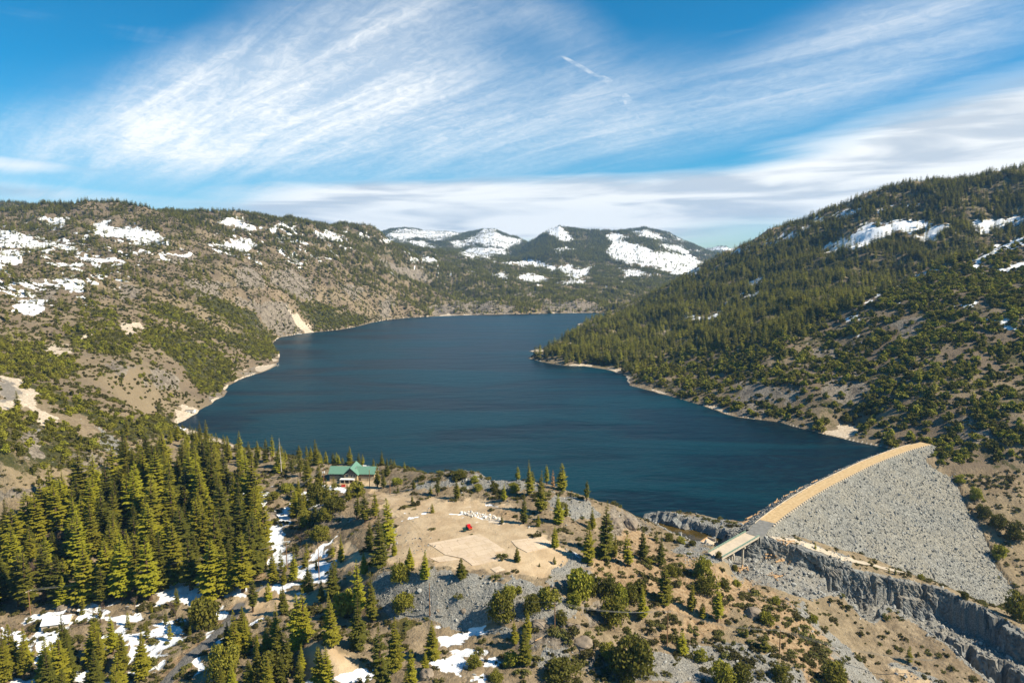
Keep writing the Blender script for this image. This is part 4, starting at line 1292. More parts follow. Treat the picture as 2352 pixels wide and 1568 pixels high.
def cliff(name, pts, seed, back=2.6, front=6.5, sink=1.2, amp=1.0, lean=.10):
    """a wall of broken rock along the edge PTS (world xy, seen from its right-hand side when walking along it)"""
    c_ = catmull(pts, 14)
    sg = np.diff(c_, axis=0); ar = np.concatenate([[0], np.cumsum(np.hypot(sg[:, 0], sg[:, 1]))])
    k_ = int(ar[-1] / .75); s_ = np.linspace(0, ar[-1], k_)
    c_ = np.stack([np.interp(s_, ar, c_[:, q]) for q in (0, 1)], 1)
    t_ = np.gradient(c_, axis=0)
    for _ in range(8):
        t_[1:-1] = (t_[:-2] + 2 * t_[1:-1] + t_[2:]) / 4
    t_ /= np.linalg.norm(t_, axis=1)[:, None]
    n_ = np.stack([t_[:, 1], -t_[:, 0]], 1)
    zt = hgt(c_[:, 0] - n_[:, 0] * back, c_[:, 1] - n_[:, 1] * back)
    zb = np.minimum(hgt(c_[:, 0] + n_[:, 0] * front, c_[:, 1] + n_[:, 1] * front), hgt(c_[:, 0] + n_[:, 0] * front * .6, c_[:, 1] + n_[:, 1] * front * .6)) - sink
    zt = zt + .25 + pnoise(s_ / 2.3, s_ * 0, seed) * .5
    rows_ = 34
    f_ = np.linspace(0, 1, rows_)[None, :]
    H_ = np.maximum(zt - zb, .5)[:, None]
    Zq = zt[:, None] - H_ * f_
    S_ = np.repeat(s_[:, None], rows_, 1)
    v1, e1 = cells(S_ / 5.5 + Zq * .05, Zq / 8.0, seed + 1)
    v2, e2 = cells(S_ / 2.1, Zq / 3.2, seed + 2)
    v3, e3 = cells(S_ / 14.0 + Zq * .03, Zq / 30.0, seed + 3)
    off = .9 + lean * H_ * f_ + amp * ((v1 - .5) * 2.0 + (v2 - .5) * 1.0 + (v3 - .5) * 4.0 - .55 * (e1 < .09) - .3 * (e2 < .10)) * np.minimum(1, H_ / 8) + fbm(S_, Zq, 1.6, 3, seed + 5) * .28
    off += 1.6 * np.maximum(0, f_ - .82) / .18 * sstep(fbm(S_, Zq * 0, 9, 2, seed + 6), -.2, .3)
    Xq = c_[:, 0][:, None] + n_[:, 0][:, None] * off; Yq = c_[:, 1][:, None] + n_[:, 1][:, None] * off
    # cap running back into the ground behind the edge
    cx = c_[:, 0] - n_[:, 0] * (back + 1.2); cy = c_[:, 1] - n_[:, 1] * (back + 1.2)
    cz = hgt(cx, cy) - .5
    Xq = np.concatenate([cx[:, None], Xq], 1); Yq = np.concatenate([cy[:, None], Yq], 1); Zq = np.concatenate([cz[:, None], Zq], 1)
    me = grid_mesh(name, Xq, Yq, Zq)
    me.polygons.foreach_set('use_smooth', np.zeros(len(me.polygons), bool))
    me.materials.append(M['cut_rock'])
    o = link(bpy.data.objects.new(name, me))
    return o


wall_top = [(1706,1246,6.5),(1745,1247,6.5),(1786,1248,6),(1831,1259,4),(1870,1271,0),(1900,1283,-3),(1935,1297,-7),(2000,1331,-15),(2100,1347,-19),(2170,1366,-23),(2250,1401,-26),(2352,1466,-28),(2480,1535,-33)]
ck = cliff('rock_cliff', world_poly(wall_top), 311)
tag(ck, 'long dark grey blasted rock wall under the bench road below the dam', 'cliff')
low_top = [(2066,1463,-35),(2110,1465,-38),(2150,1477,-39),(2200,1492,-39.5),(2250,1513,-40),(2300,1532,-40.5),(2352,1558,-41.5),(2470,1615,-45)]
ck = cliff('rock_cliff', world_poly(low_top), 341, amp=.9)
tag(ck, 'lower dark rock wall at the bottom right corner beneath the second bench', 'cliff')
spit = [(1486,1186,2.5),(1520,1190,3),(1560,1199,3.5),(1600,1211,4),(1640,1224,4),(1668,1236,4)]
ck = cliff('rock_cliff', world_poly(spit), 361, back=3, front=5, amp=.7)
tag(ck, 'low grey rock face of the spit above the olive inlet', 'cliff')
# ---------------------------------------------------------------- vegetation
def foliage_mat(name, dark, light, trans=0.12, hue=0.05):
    m, t, bs = new_mat(name)
    oi = t.node('ShaderNodeObjectInfo')
    pos = t.node('ShaderNodeNewGeometry').outputs['Position']
    nz = t.noise(pos, 0.55, 3, 0.6)
    f = t.math('ADD', t.math('MULTIPLY', nz, 0.55), t.math('MULTIPLY', oi.outputs['Random'], 0.62))
    c = t.mix(t.ramp(f, 0.3, 0.85), (*dark, 1), (*light, 1))
    h = t.node('ShaderNodeHueSaturation')
    t.put(h.inputs['Hue'], t.math('ADD', 0.5 - hue / 2, t.math('MULTIPLY', oi.outputs['Random'], hue)))
    t.put(h.inputs['Color'], c)
    t.put(bs.inputs['Base Color'], h.outputs[0])
    bs.inputs['Roughness'].default_value = 0.75
    bs.inputs['Specular IOR Level'].default_value = 0.18
    if trans:
        tl = t.node('ShaderNodeBsdfTranslucent'); t.put(tl.inputs['Color'], h.outputs[0])
        mx = t.node('ShaderNodeMixShader'); mx.inputs[0].default_value = trans * 2.6
        t.l.new(bs.outputs[0], mx.inputs[1]); t.l.new(tl.outputs[0], mx.inputs[2])
        t.l.new(mx.outputs[0], [q for q in t.n if q.type == 'OUTPUT_MATERIAL'][0].inputs[0])
    return m


M['conifer'] = foliage_mat('conifer_needles', (0.085, 0.098, 0.013), (0.275, 0.230, 0.018), 0.1)
M['conifer_far'] = foliage_mat('distant_needles', (0.085, 0.100, 0.020), (0.265, 0.230, 0.028), 0.1)
M['oak'] = foliage_mat('oak_leaves', (0.095, 0.102, 0.014), (0.270, 0.235, 0.030), 0.1)
M['shrub'] = foliage_mat('shrub_leaves', (0.075, 0.074, 0.018), (0.165, 0.145, 0.040), 0.1)
M['twig'] = foliage_mat('bare_twigs', (0.10, 0.070, 0.050), (0.20, 0.145, 0.11), 0.0, 0.02)
M['rust'] = foliage_mat('dead_needles', (0.20, 0.085, 0.03), (0.34, 0.16, 0.06), 0.0, 0.02)
M['bark'] = simple_mat('bark', (0.115, 0.075, 0.045), 0.95, 0.05, 0.4, 2)
M['snag'] = simple_mat('dead_wood', (0.50, 0.44, 0.37), 0.9, 0.1, 0.3, 2)
M['greybark'] = simple_mat('grey_bark', (0.26, 0.21, 0.165), 0.95, 0.05, 0.35, 2)


class Leaves:
    """leaf clumps as small folded faces"""
    def __init__(self, seed):
        self.r = np.random.RandomState(seed)
        self.v = []; self.f = []

    def spray(self, p, d, L, wd, up):
        """a flat pointed spray from P along D"""
        p = np.array(p, float); d = np.array(d, float); d /= np.linalg.norm(d) + 1e-9
        s = np.cross(d, up); s /= np.linalg.norm(s) + 1e-9
        n_ = np.cross(s, d)
        k = len(self.v)
        r = self.r
        self.v += [p, p + d * L * .45 + s * wd * r.uniform(.7, 1.2) + n_ * r.uniform(-.12, .06) * L, p + d * L + n_ * r.uniform(-.2, .05) * L, p + d * L * .45 - s * wd * r.uniform(.7, 1.2) + n_ * r.uniform(-.12, .06) * L, p + d * L * .5 + n_ * .16 * wd * 2]
        self.f += [(k, k + 1, k + 4), (k + 1, k + 2, k + 4), (k + 2, k + 3, k + 4), (k + 3, k, k + 4)]

    def leaf(self, p, size, nbias=None):
        r = self.r
        n_ = r.normal(size=3)
        if nbias is not None:
            n_ = n_ * 0.75 + np.array(nbias) * 1.0
        n_ /= np.linalg.norm(n_) + 1e-9
        a = np.cross(n_, r.normal(size=3)); a /= np.linalg.norm(a) + 1e-9
        b = np.cross(n_, a)
        k = len(self.v); s = size * r.uniform(.6, 1.25)
        self.v += [p + a * s, p + b * s * .7 + n_ * s * .15, p - a * s, p - b * s * .7 - n_ * s * .1]
        self.f += [(k, k + 1, k + 2), (k, k + 2, k + 3)]

    def mesh(self, name, mat_):
        me = bpy.data.meshes.new(name)
        me.from_pydata([tuple(map(float, q)) for q in self.v], [], self.f)
        me.materials.append(mat_); me.update()
        return me


def trunk_mesh(name, h, r0, mat_, seed, lean=0.02, stubs=0, n=7):
    rng = random.Random(seed)
    b = MB()
    pts = []; x = y = 0.0
    for k in range(7):
        f_ = k / 6
        pts.append((x, y, -0.6 + (h + 0.6) * f_, r0 * (1 - f_) ** 0.8 + 0.025))
        x += rng.uniform(-lean, lean) * h / 3; y += rng.uniform(-lean, lean) * h / 3
    for a, c in zip(pts[:-1], pts[1:]):
        b.tube(a[:3], c[:3], a[3], c[3], n)
    for k in range(stubs):
        f_ = rng.uniform(.25, .97); z = h * f_; a = rng.uniform(0, 6.28); L = (1 - f_) * h * .16 * rng.uniform(.4, 1) + .5
        b.tube((0, 0, z), (math.cos(a) * L, math.sin(a) * L, z - L * rng.uniform(-.1, .3)), .07, .02, 3)
    me = bpy.data.meshes.new(name)
    me.from_pydata(b.v, [], b.f); me.materials.append(mat_); me.update()
    return me


def conifer_crown(name, seed, h, r, low=0.1, whorls=24, per=6, sprays=4, mat_=None, power=0.85, gap=0.12, droop=0.25, full=1.0):
    L = Leaves(seed); rg = L.r
    bulge = rg.uniform(0.8, 1.2)
    for w_ in range(whorls):
        f_ = (w_ + rg.uniform(-.3, .3)) / whorls
        f_ = min(max(f_, 0), 0.985)
        z = h * (low + (1 - low) * f_)
        rr = r * min(1.0, (1 - f_) ** power * 1.06 + 0.015) * (1 - 0.35 * max(0, 0.16 - f_) / 0.16)
        rr *= rg.uniform(0.82, 1.12)
        nb = max(3, int(per * (0.55 + 0.45 * (1 - f_)) + rg.uniform(0, 1.2)))
        a0 = rg.uniform(0, 6.28)
        for k in range(nb):
            if rg.rand() < gap:
                continue
            a = a0 + 6.283 * k / nb + rg.uniform(-.3, .3)
            bl = rr * rg.uniform(0.62, 1.15)
            dz = -droop + 0.75 * f_ + rg.uniform(-.12, .12)
            d = np.array([math.cos(a), math.sin(a), dz])
            ns_ = max(2, int(sprays * (0.5 + bl / max(r, .1))))
            for q in range(ns_):
                t_ = (q + 0.75) / ns_
                p = d * bl * t_ * 0.82 + np.array([0, 0, z + 0.12 * bl * t_ * t_])
                for sd in ((-1, 1) if q < ns_ - 1 else (0,)):
                    dd = d + sd * np.array([-math.sin(a), math.cos(a), 0]) * rg.uniform(.5, 1.0) + np.array([0, 0, rg.uniform(-.25, .22)])
                    ln = (0.34 + 0.30 * (1 - t_)) * bl * full + 0.28
                    L.spray(p, dd, ln, ln * rg.uniform(.28, .42), (0, 0, 1))
    for k in range(7):
        a = k * 2.4
        L.spray((0, 0, h * (0.955 + 0.005 * k)), (math.cos(a) * .35, math.sin(a) * .35, 1), h * .035 + .25, .13, (1, 0, 0))
    return L.mesh(name, mat_)


def blob_crown(name, seed, r, h, z0, n_lobe, per, leaf, mat_, irregular=0.35):
    """a rounded crown made of leaf clumps over several uneven lobes"""
    L = Leaves(seed); rg = L.r
    for k in range(n_lobe):
        a = rg.uniform(0, 6.28); q = math.sqrt(rg.rand()) * (1 - irregular * 0.3)
        u_ = rg.uniform(0.12, 0.9)
        env = math.sqrt(max(0.05, 1 - (2 * u_ - 0.85) ** 2 / 1.4)) if u_ > 0.42 else 1.0
        c = np.array([math.cos(a) * r * q * .84 * env, math.sin(a) * r * q * .84 * env, z0 + u_ * (h - z0) * .84])
        lr = r * rg.uniform(.17, .46)
        for j in range(per):
            n_ = rg.normal(size=3); n_ /= np.linalg.norm(n_)
            if n_[2] < -0.55:
                n_[2] *= -1
            p = c + n_ * lr * np.array([1, 1, .85]) * rg.uniform(.62, 1.12)
            if p[2] < 0.1:
                p[2] = rg.uniform(0.05, .35)
            L.leaf(p, leaf, n_)
    return L.mesh(name, mat_)


def bare_mesh(name, seed, h, mat_, spread=0.55, fuzz=220):
    rg = random.Random(seed)
    b = MB(); tips = []
    def grow_(p, d, ln, r, lev):
        q = (p[0] + d[0] * ln, p[1] + d[1] * ln, p[2] + d[2] * ln)
        b.tube(p, q, r, r * .62, 5 if lev < 2 else 3)
        if lev >= 4:
            tips.append((q, d, ln)); return
        for k in range(rg.choice((2, 3, 3)) if lev else 4):
            v_ = Vector((d[0] + rg.uniform(-1, 1) * spread, d[1] + rg.uniform(-1, 1) * spread, d[2] + rg.uniform(-.25, .35))).normalized()
            grow_(q, v_, ln * rg.uniform(.58, .82), r * .6, lev + 1)
    grow_((0, 0, -.3), (0.03, 0.02, 1), h * .27, h * .022, 0)
    for q, d, ln in tips:
        for k in range(3):
            v_ = Vector((d[0] + rg.uniform(-1, 1), d[1] + rg.uniform(-1, 1), d[2] + rg.uniform(-.6, .8))).normalized() * ln * rg.uniform(.5, 1.1)
            s = Vector((rg.uniform(-1, 1), rg.uniform(-1, 1), rg.uniform(-1, 1))).normalized() * .05
            p = Vector(q)
            b.add([p - s, p + s, p + v_], [(0, 1, 2)])
    me = bpy.data.meshes.new(name); me.from_pydata(b.v, [], b.f); me.materials.append(mat_); me.update()
    return me


rnd = random.Random(11)
CON = []      # (trunk, crown, height, radius): foreground conifers, several habits
for k, (h, r, low, wh, per, pw, gap) in enumerate([(24, 4.0, .07, 26, 7, .80, .08), (27, 4.2, .10, 28, 7, .9, .12), (21, 3.9, .06, 23, 7, .7, .10), (25, 3.4, .12, 26, 6, .75, .18), (22, 3.3, .16, 22, 6, .62, .22), (28, 3.9, .09, 30, 7, 1.0, .10), (19, 3.6, .05, 21, 7, .85, .10), (24, 3.0, .2, 22, 6, .55, .25)]):
    CON.append((trunk_mesh('trunk', h * .97, .34 + .01 * h, M['bark'], 50 + k, 0.012), conifer_crown('crown', 100 + k, h, r, low, wh, per, 4, M['conifer'], pw, gap), h, r))
YNG = []      # slim young pines
for k, (h, r, low) in enumerate([(9, 1.9, .08), (11, 1.8, .12), (8, 2.0, .05)]):
    YNG.append((trunk_mesh('trunk', h * .96, .16, M['bark'], 70 + k, 0.012), conifer_crown('crown', 140 + k, h, r, low, 15, 6, 3, M['conifer'], .75, .12), h, r))
RUST = [(trunk_mesh('trunk', 15, .25, M['bark'], 81), conifer_crown('crown', 160, 15.5, 2.7, .1, 17, 6, 3, M['rust'], .8, .22), 15.5, 2.7)]
OAK = []
for k, (r, h, nl) in enumerate([(5.0, 8.6, 20), (4.4, 9.5, 18), (5.6, 7.8, 24), (4.0, 6.6, 15)]):
    OAK.append((trunk_mesh('trunk', h * .55, .32, M['greybark'], 90 + k, .05), blob_crown('crown', 200 + k, r, h, -.3, nl + 20, 62, .40, M['oak']), h, r))
SHR = []
for k, (r, h, nl) in enumerate([(2.4, 2.0, 9), (2.8, 1.7, 10), (1.9, 1.9, 7), (3.1, 2.4, 12)]):
    SHR.append((blob_crown('foliage', 230 + k, r, h, -.2, nl, 46, .34, M['shrub']), h, r))
BARE = []
for k, h in enumerate((9.5, 8.0, 11.0)):
    BARE.append((bare_mesh('branches', 260 + k, h, M['twig']), h))
SNAG = [(trunk_mesh('trunk', 27, .42, M['snag'], 300, .006, 46), 27), (trunk_mesh('trunk', 14, .26, M['snag'], 301, .01, 22), 14)]

# --- far trees: one object each for forest, oak scrub and brush, scattered over the hills
def far_proto(name, parts):
    """merge several meshes into one small stand-in tree, kept outside the scene and only instanced"""
    vs = []; fs = []; mi = []; mats = []
    for me in parts:
        k = len(vs)
        vs += [tuple(q.co) for q in me.vertices]
        fs += [tuple(i + k for i in p.vertices) for p in me.polygons]
        mi += [len(mats)] * len(me.polygons)
        mats.append(me.materials[0])
    me = bpy.data.meshes.new(name)
    me.from_pydata(vs, [], fs)
    for q in mats:
        me.materials.append(q)
    me.polygons.foreach_set('material_index', np.array(mi, np.int32)); me.update()
    return bpy.data.objects.new(name, me)


def proto_collection(name, objs):
    c = bpy.data.collections.new(name)
    for o in objs:
        c.objects.link(o)
    return c


pc_con = proto_collection('far_conifer_kinds', [far_proto('far_conifer_%s' % 'abcd'[k], [trunk_mesh('t', h * .9, .3, M['bark'], 400 + k, .01, 0, 4), conifer_crown('c', 410 + k, h, r, lo, 13, 6, 2, M['conifer_far'], pw, .08, .25, 1.5)])
                                               for k, (h, r, lo, pw) in enumerate([(17, 3.7, .05, .75), (19, 3.8, .07, .9), (15, 3.6, .04, .65), (18, 3.1, .09, .55)])])
pc_oak = proto_collection('far_oak_kinds', [far_proto('far_oak_%s' % 'abc'[k], [blob_crown('c', 430 + k, r, h, .2, nl, 26, .95, M['oak'])]) for k, (r, h, nl) in enumerate([(4.6, 6.6, 12), (4.0, 7.2, 11), (5.0, 5.8, 13)])])
pc_shr = proto_collection('far_shrub_kinds', [far_proto('far_shrub_%s' % 'abc'[k], [blob_crown('c', 450 + k, r, h, 0, 6, 16, .75, M['shrub'])]) for k, (r, h) in enumerate([(2.2, 1.9), (2.6, 1.6), (1.8, 2.2)])])
pc_shr2 = proto_collection('near_shrub_kinds', [bpy.data.objects.new('near_shrub_%s' % 'abcd'[k], q[0]) for k, q in enumerate(SHR)])
pc_bare = proto_collection('far_bare_kinds', [far_proto('far_bare_%s' % 'ab'[k], [bare_mesh('c', 460 + k, h, M['twig'])]) for k, h in enumerate((7, 9))])


def scatter(name, P, scale, rot, coll, label=None, tilt=None):
    """a point mesh whose points each carry one instance of a tree from COLL"""
    me = bpy.data.meshes.new(name)
    me.vertices.add(len(P)); me.vertices.foreach_set('co', np.asarray(P, np.float32).ravel())
    at = me.attributes.new('tree_scale', 'FLOAT_VECTOR', 'POINT'); at.data.foreach_set('vector', np.asarray(scale, np.float32).ravel())
    at = me.attributes.new('tree_turn', 'FLOAT_VECTOR', 'POINT'); at.data.foreach_set('vector', np.asarray(rot, np.float32).ravel())
    me.update()
    o = bpy.data.objects.new(name, me); COL.objects.link(o); o['kind'] = 'stuff'
    ng = bpy.data.node_groups.new(name + '_nodes', 'GeometryNodeTree')
    ng.interface.new_socket('Geometry', in_out='INPUT', socket_type='NodeSocketGeometry')
    ng.interface.new_socket('Geometry', in_out='OUTPUT', socket_type='NodeSocketGeometry')
    gi = ng.nodes.new('NodeGroupInput'); go = ng.nodes.new('NodeGroupOutput')
    ip = ng.nodes.new('GeometryNodeInstanceOnPoints')
    ci = ng.nodes.new('GeometryNodeCollectionInfo')
    ci.inputs['Collection'].default_value = coll
    ci.inputs['Separate Children'].default_value = True
    ci.inputs['Reset Children'].default_value = True
    ip.inputs['Pick Instance'].default_value = True
    a1 = ng.nodes.new('GeometryNodeInputNamedAttribute'); a1.data_type = 'FLOAT_VECTOR'; a1.inputs['Name'].default_value = 'tree_scale'
    a2 = ng.nodes.new('GeometryNodeInputNamedAttribute'); a2.data_type = 'FLOAT_VECTOR'; a2.inputs['Name'].default_value = 'tree_turn'
    e2r = ng.nodes.new('FunctionNodeEulerToRotation')
    ri = ng.nodes.new('FunctionNodeRandomValue'); ri.data_type = 'INT'
    ri.inputs[4].default_value = 0; ri.inputs[5].default_value = max(0, len(coll.objects) - 1)
    L = ng.links
    L.new(gi.outputs[0], ip.inputs['Points']); L.new(ci.outputs[0], ip.inputs['Instance'])
    L.new(a1.outputs[0], ip.inputs['Scale']); L.new(a2.outputs[0], e2r.inputs[0]); L.new(e2r.outputs[0], ip.inputs['Rotation'])
    L.new(ri.outputs[2], ip.inputs['Instance Index'])
    L.new(ip.outputs[0], go.inputs[0])
    md = o.modifiers.new('scatter', 'NODES'); md.node_group = ng
    return o


# visibility from the camera, with a margin, so that trees far behind a ridge are left out
ang = (GZ + 14 - CAM_Z) / np.maximum(GY, 1)
run = np.maximum.accumulate(np.where(GY > 150, (GZ - CAM_Z) / np.maximum(GY, 1), -9), axis=0)
VIS = (ang >= run - 0.004) & (GY > 180) & (np.abs(GA) < 1.12)
dA = np.gradient(AS)[None, :] * np.maximum(GY, 150); dY = np.gradient(YS)[:, None]
AREA = dA * dY
VEGOK = (GZ > 1.2)


def sample(dens, seed, cap):
    """random points with DENS plants per square metre"""
    rng = np.random.RandomState(seed)
    lam = np.where(VIS & VEGOK, dens * AREA, 0)
    tot = lam.sum()
    n_ = int(min(tot, cap))
    p = (lam / tot).ravel()
    idx = np.searchsorted(np.cumsum(p), rng.rand(n_))
    idx = np.minimum(idx, p.size - 1)
    i, j = np.unravel_index(idx, GX.shape)
    y = GY[i, j] + (rng.rand(n_) - .5) * dY[i, 0]
    a = GA[i, j] + (rng.rand(n_) - .5) * np.gradient(AS)[j]
    x = a * np.maximum(y, 150)
    z = hgt(x, y)
    return np.stack([x, y, z], 1), rng, i, j, tot


def turn(rng, n_, tilt=0.04):
    return np.stack([rng.uniform(-tilt, tilt, n_), rng.uniform(-tilt, tilt, n_), rng.uniform(0, 6.283, n_)], 1)


clump = sstep(fbm(GX, GY, 70, 4, 501), -0.35, 0.45)
clump2 = sstep(fbm(GX, GY, 26, 4, 502), -0.2, 0.5)
clump3 = sstep(fbm(GX, GY, 150, 4, 503), -0.3, 0.4)
nosnow = 1 - np.where((GX > 0) | (GY > 3000), 0.95, 0.80) * np.clip(sf * 1.6 - .2, 0, 1)
bare_zone = 1 - np.clip(m_rock + m_pale, 0, 1) * 0.9
left = (GX < 0) & (GY > 430) & (GY < 2900)
right_ = mv_con + mv_oak
midf = sstep(GY, 1900, 2300) * (1 - sstep(GY, 4300, 5000))
farf = sstep(GY, 4200, 4800)
leftf = np.where((GX < 60) & (GY > 560), 1.0, 0.0) * (1 - midf)
# conifers
ridge_l = sstep(GV * -1 + 560 + 40 * fbm(GX, GY, 120, 3, 510), -40, 60)     # high on the left hills
d_con = mv_con * (0.026 * (0.30 + clump * 0.9)) + mv_oak * 0.0022 * clump2 * clump \
    + leftf * (0.0095 * ridge_l * (0.2 + clump) + 0.0075 * (0.25 + clump) * (0.2 + clump2) * sstep(GZ, 45, 120) + 0.002 * clump * clump2 + 0.0060 * sstep(GX, -900, -300) * (GY > 1100) * (0.25 + clump)) \
    + midf * 0.0230 * (0.25 + clump) + farf * 0.0075 * (0.6 + clump3)
d_con = d_con * nosnow * bare_zone * (1 - 0.8 * mv_grl)
Pn, rg, ii, jj, tot = sample(d_con, 601, 140000)
print('conifers', tot, len(Pn))
s = rg.uniform(.6, 1.15, len(Pn)) * np.where(Pn[:, 1] > 1800, 0.95, 1.0) * np.where(Pn[:, 0] < 0, 0.78, 1.0) * np.where(Pn[:, 1] > 4200, 1.15, 1)
s = np.where((Pn[:, 1] > 1900) & (Pn[:, 1] <= 4200), rg.uniform(.5, .9, len(Pn)), s)
wdt = s * rg.uniform(.85, 1.25, len(Pn)) * np.where(Pn[:, 1] > 1900, 1.25, 1)
scatter('forest', Pn - [0, 0, .3], np.stack([wdt, wdt, s], 1), turn(rg, len(Pn)), pc_con)
# oaks and other round crowns
d_oak = mv_oak * 0.060 * (0.16 + clump2 * (0.35 + clump * .8)) + mv_con * 0.0022 * clump2 + mv_grl * 0.042 + leftf * 0.0040 * clump2 * (1 - ridge_l)
d_oak *= nosnow * (1 - 0.8 * np.clip(m_rock, 0, 1)) * (1 - np.clip(m_pale, 0, 1))
fade = np.where(GX < -110, sstep(GY, 386, 394), sstep(GY, 455, 470))
Pn, rg, ii, jj, tot = sample(d_oak * fade, 602, 40000)
print('oaks', tot, len(Pn))
s = rg.uniform(.35, 1.2, len(Pn)) * np.where(Pn[:, 0] < 0, 0.66, 0.92)
scatter('oak_scrub', Pn - [0, 0, .3], np.stack([s * rg.uniform(.85, 1.2, len(s)), s * rg.uniform(.85, 1.2, len(s)), s], 1), turn(rg, len(s), .08), pc_oak)
# low brush
d_sh = (mv_oak * 0.024 * (0.3 + clump) + leftf * 0.050 * (0.2 + clump2) * (1 - midf) + 0.02 * (GX < -110) * (GY < 600) * clump2 + 0.010 * sstep(GY, 440, 480) * (GY < 2400) * clump2) * nosnow * (1 - np.clip(m_pale, 0, 1))
Pn, rg, ii, jj, tot = sample(d_sh * fade, 603, 95000)
print('shrubs', tot, len(Pn))
s = rg.uniform(.35, 1.1, len(Pn))
scatter('brush', Pn - [0, 0, .15], np.stack([s * rg.uniform(.8, 1.4, len(s)), s * rg.uniform(.8, 1.4, len(s)), s], 1), turn(rg, len(s), .1), pc_shr)
# leafless trees of the burnt upper slopes
d_b = (leftf * 0.0060 * clump3 * sstep(GZ, 60, 150) + mv_oak * 0.0012 * (1 - clump2) + mv_con * 0.0008) * nosnow + leftf * 0.0060 * np.clip(sf, 0, 1)
Pn, rg, ii, jj, tot = sample(d_b * fade, 604, 14000)
print('bare', tot, len(Pn))
s = rg.uniform(.5, 1.0, len(Pn))
scatter('leafless_wood', Pn - [0, 0, .2], np.stack([s, s, s], 1), turn(rg, len(s), .06), pc_bare)

# --- loose rock: riprap on the dam, scree on the slopes, rubble in the gorge
def rock_mesh(seed, mat_):
    me = bpy.data.meshes.new('rock')
    b = MB().rock((0, 0, 0), 0.5, seed, .75)
    me.from_pydata(b.v, [], b.f); me.materials.append(mat_); me.update()
    return me


def rock_mat(name, dark, light):
    m, t, bs = new_mat(name)
    oi = t.node('ShaderNodeObjectInfo')
    t.put(bs.inputs['Base Color'], t.mix(oi.outputs['Random'], (*dark, 1), (*light, 1)))
    return m


M['rock'] = rock_mat('loose_rock', (0.13, 0.13, 0.12), (0.40, 0.39, 0.36))
M['white_rock'] = rock_mat('white_rock', (0.55, 0.51, 0.45), (0.80, 0.77, 0.72))
pc_rock = proto_collection('rock_kinds', [bpy.data.objects.new('rock_kind_%s' % 'abcde'[k], rock_mesh(700 + k, M['rock'])) for k in range(5)])
rng = np.random.RandomState(900)
# dam face
i = rng.randint(0, ns, 16000); q = np.where(rng.rand(16000) < .07, rng.uniform(-15, -HALF - 1, 16000), HALF + 1.2 + rng.rand(16000) ** .9 * 108)
jx = rng.uniform(-.6, .6, (16000, 2))
X_ = cl[i, 0] + nrm[i, 0] * q + jx[:, 0]; Y_ = cl[i, 1] + nrm[i, 1] * q + jx[:, 1]
_, Z_ = dam_surface(X_, Y_)
Z_ = Z_ + fbm(X_, Y_, 3.0, 3, 201) * .75 + fbm(X_, Y_, 24, 2, 205) * 1.1
_du, _dv = project(X_, Y_, Z_)
keep = (Z_ > hgt(X_, Y_) - .6) & ((poly_sd(_du, _dv, FACE) < 6) | (q < 0))
s = rng.gamma(3.0, .31, 16000).clip(.35, 2.8)
Pn = np.stack([X_, Y_, Z_ + s * .12], 1)[keep]; s = s[keep]
scatter('riprap', Pn, np.stack([s, s * .8, s * .75], 1), rng.uniform(0, 6.28, (len(s), 3)), pc_rock)
# scree and gorge rubble
d_r = np.where(GY < 520, m_grey * 0.30 * (1 - m_grey2) + m_rock * 0.05 + gr * 0.10 + 0.006 * (GY > 200), 0) * (steep < 2.2)
_V = VEGOK; VEGOK = np.ones(GX.shape, bool)
Pn, rg, ii, jj, tot = sample(d_r, 605, 16000)
s = rg.gamma(2.2, .34, len(Pn)).clip(.25, 3.0) * np.where(gr[ii, jj] > .5, 1.5, 1.0)
scatter('rubble', Pn + np.stack([0 * s, 0 * s, s * .1], 1), np.stack([s, s * .85, s * .8], 1), rg.uniform(0, 6.28, (len(s), 3)), pc_rock)
# small tufts and low dry brush on the open ground near the camera
d_g = np.where((GY < 470) & (GY > 200), 0.085 * (1 - np.clip(m_sand * 1.2, 0, .97)) * (1 - np.clip(m_grey, 0, 1) * .8) * (1 - m_asph) * (1 - gr) * (1 - .9 * np.clip(m_snow, 0, 1)) * (.25 + sstep(fbm(GX, GY, 12, 3, 520), -.2, .5)), 0)
Pn, rg, ii, jj, tot = sample(d_g, 606, 16000)
VEGOK = _V
s = rg.gamma(2.0, .15, len(Pn)).clip(.1, .85)
scatter('ground_brush', Pn - [0, 0, .05], np.stack([s * 1.2, s * 1.2, s], 1), turn(rg, len(s), .1), pc_shr2)
# ---------------------------------------------------------------- foreground trees, one by one
RT = random.Random(77)
PLACED = []


def metres(p, px):
    """height in metres of something PX units tall standing at P"""
    dep = p[1] * CP - (p[2] - CAM_Z) * SP
    ca = p[1] / math.hypot(p[1], p[2] - CAM_Z)
    return px * dep / FPX / max(ca, .5)


def plant_tree(proto, name, label, cat, p, h, group=None, widen=1.0, parts=('trunk', 'crown')):
    r = bpy.data.objects.new(name, None); COL.objects.link(r); r.empty_display_size = .5
    s = h / proto[-2] if len(proto) == 4 else h / proto[-1]
    r.location = (p[0], p[1], p[2] - 0.15)
    r.rotation_euler = (RT.uniform(-.035, .035), RT.uniform(-.035, .035), RT.uniform(0, 6.28))
    r.scale = (s * widen, s * widen, s)
    for nm, me in zip(parts, proto):
        o = bpy.data.objects.new(nm, me); COL.objects.link(o); o.parent = r
    tag(r, label, cat, group)
    PLACED.append((p[0], p[1], (proto[3] if len(proto) == 4 else 3) * s * widen))
    return r


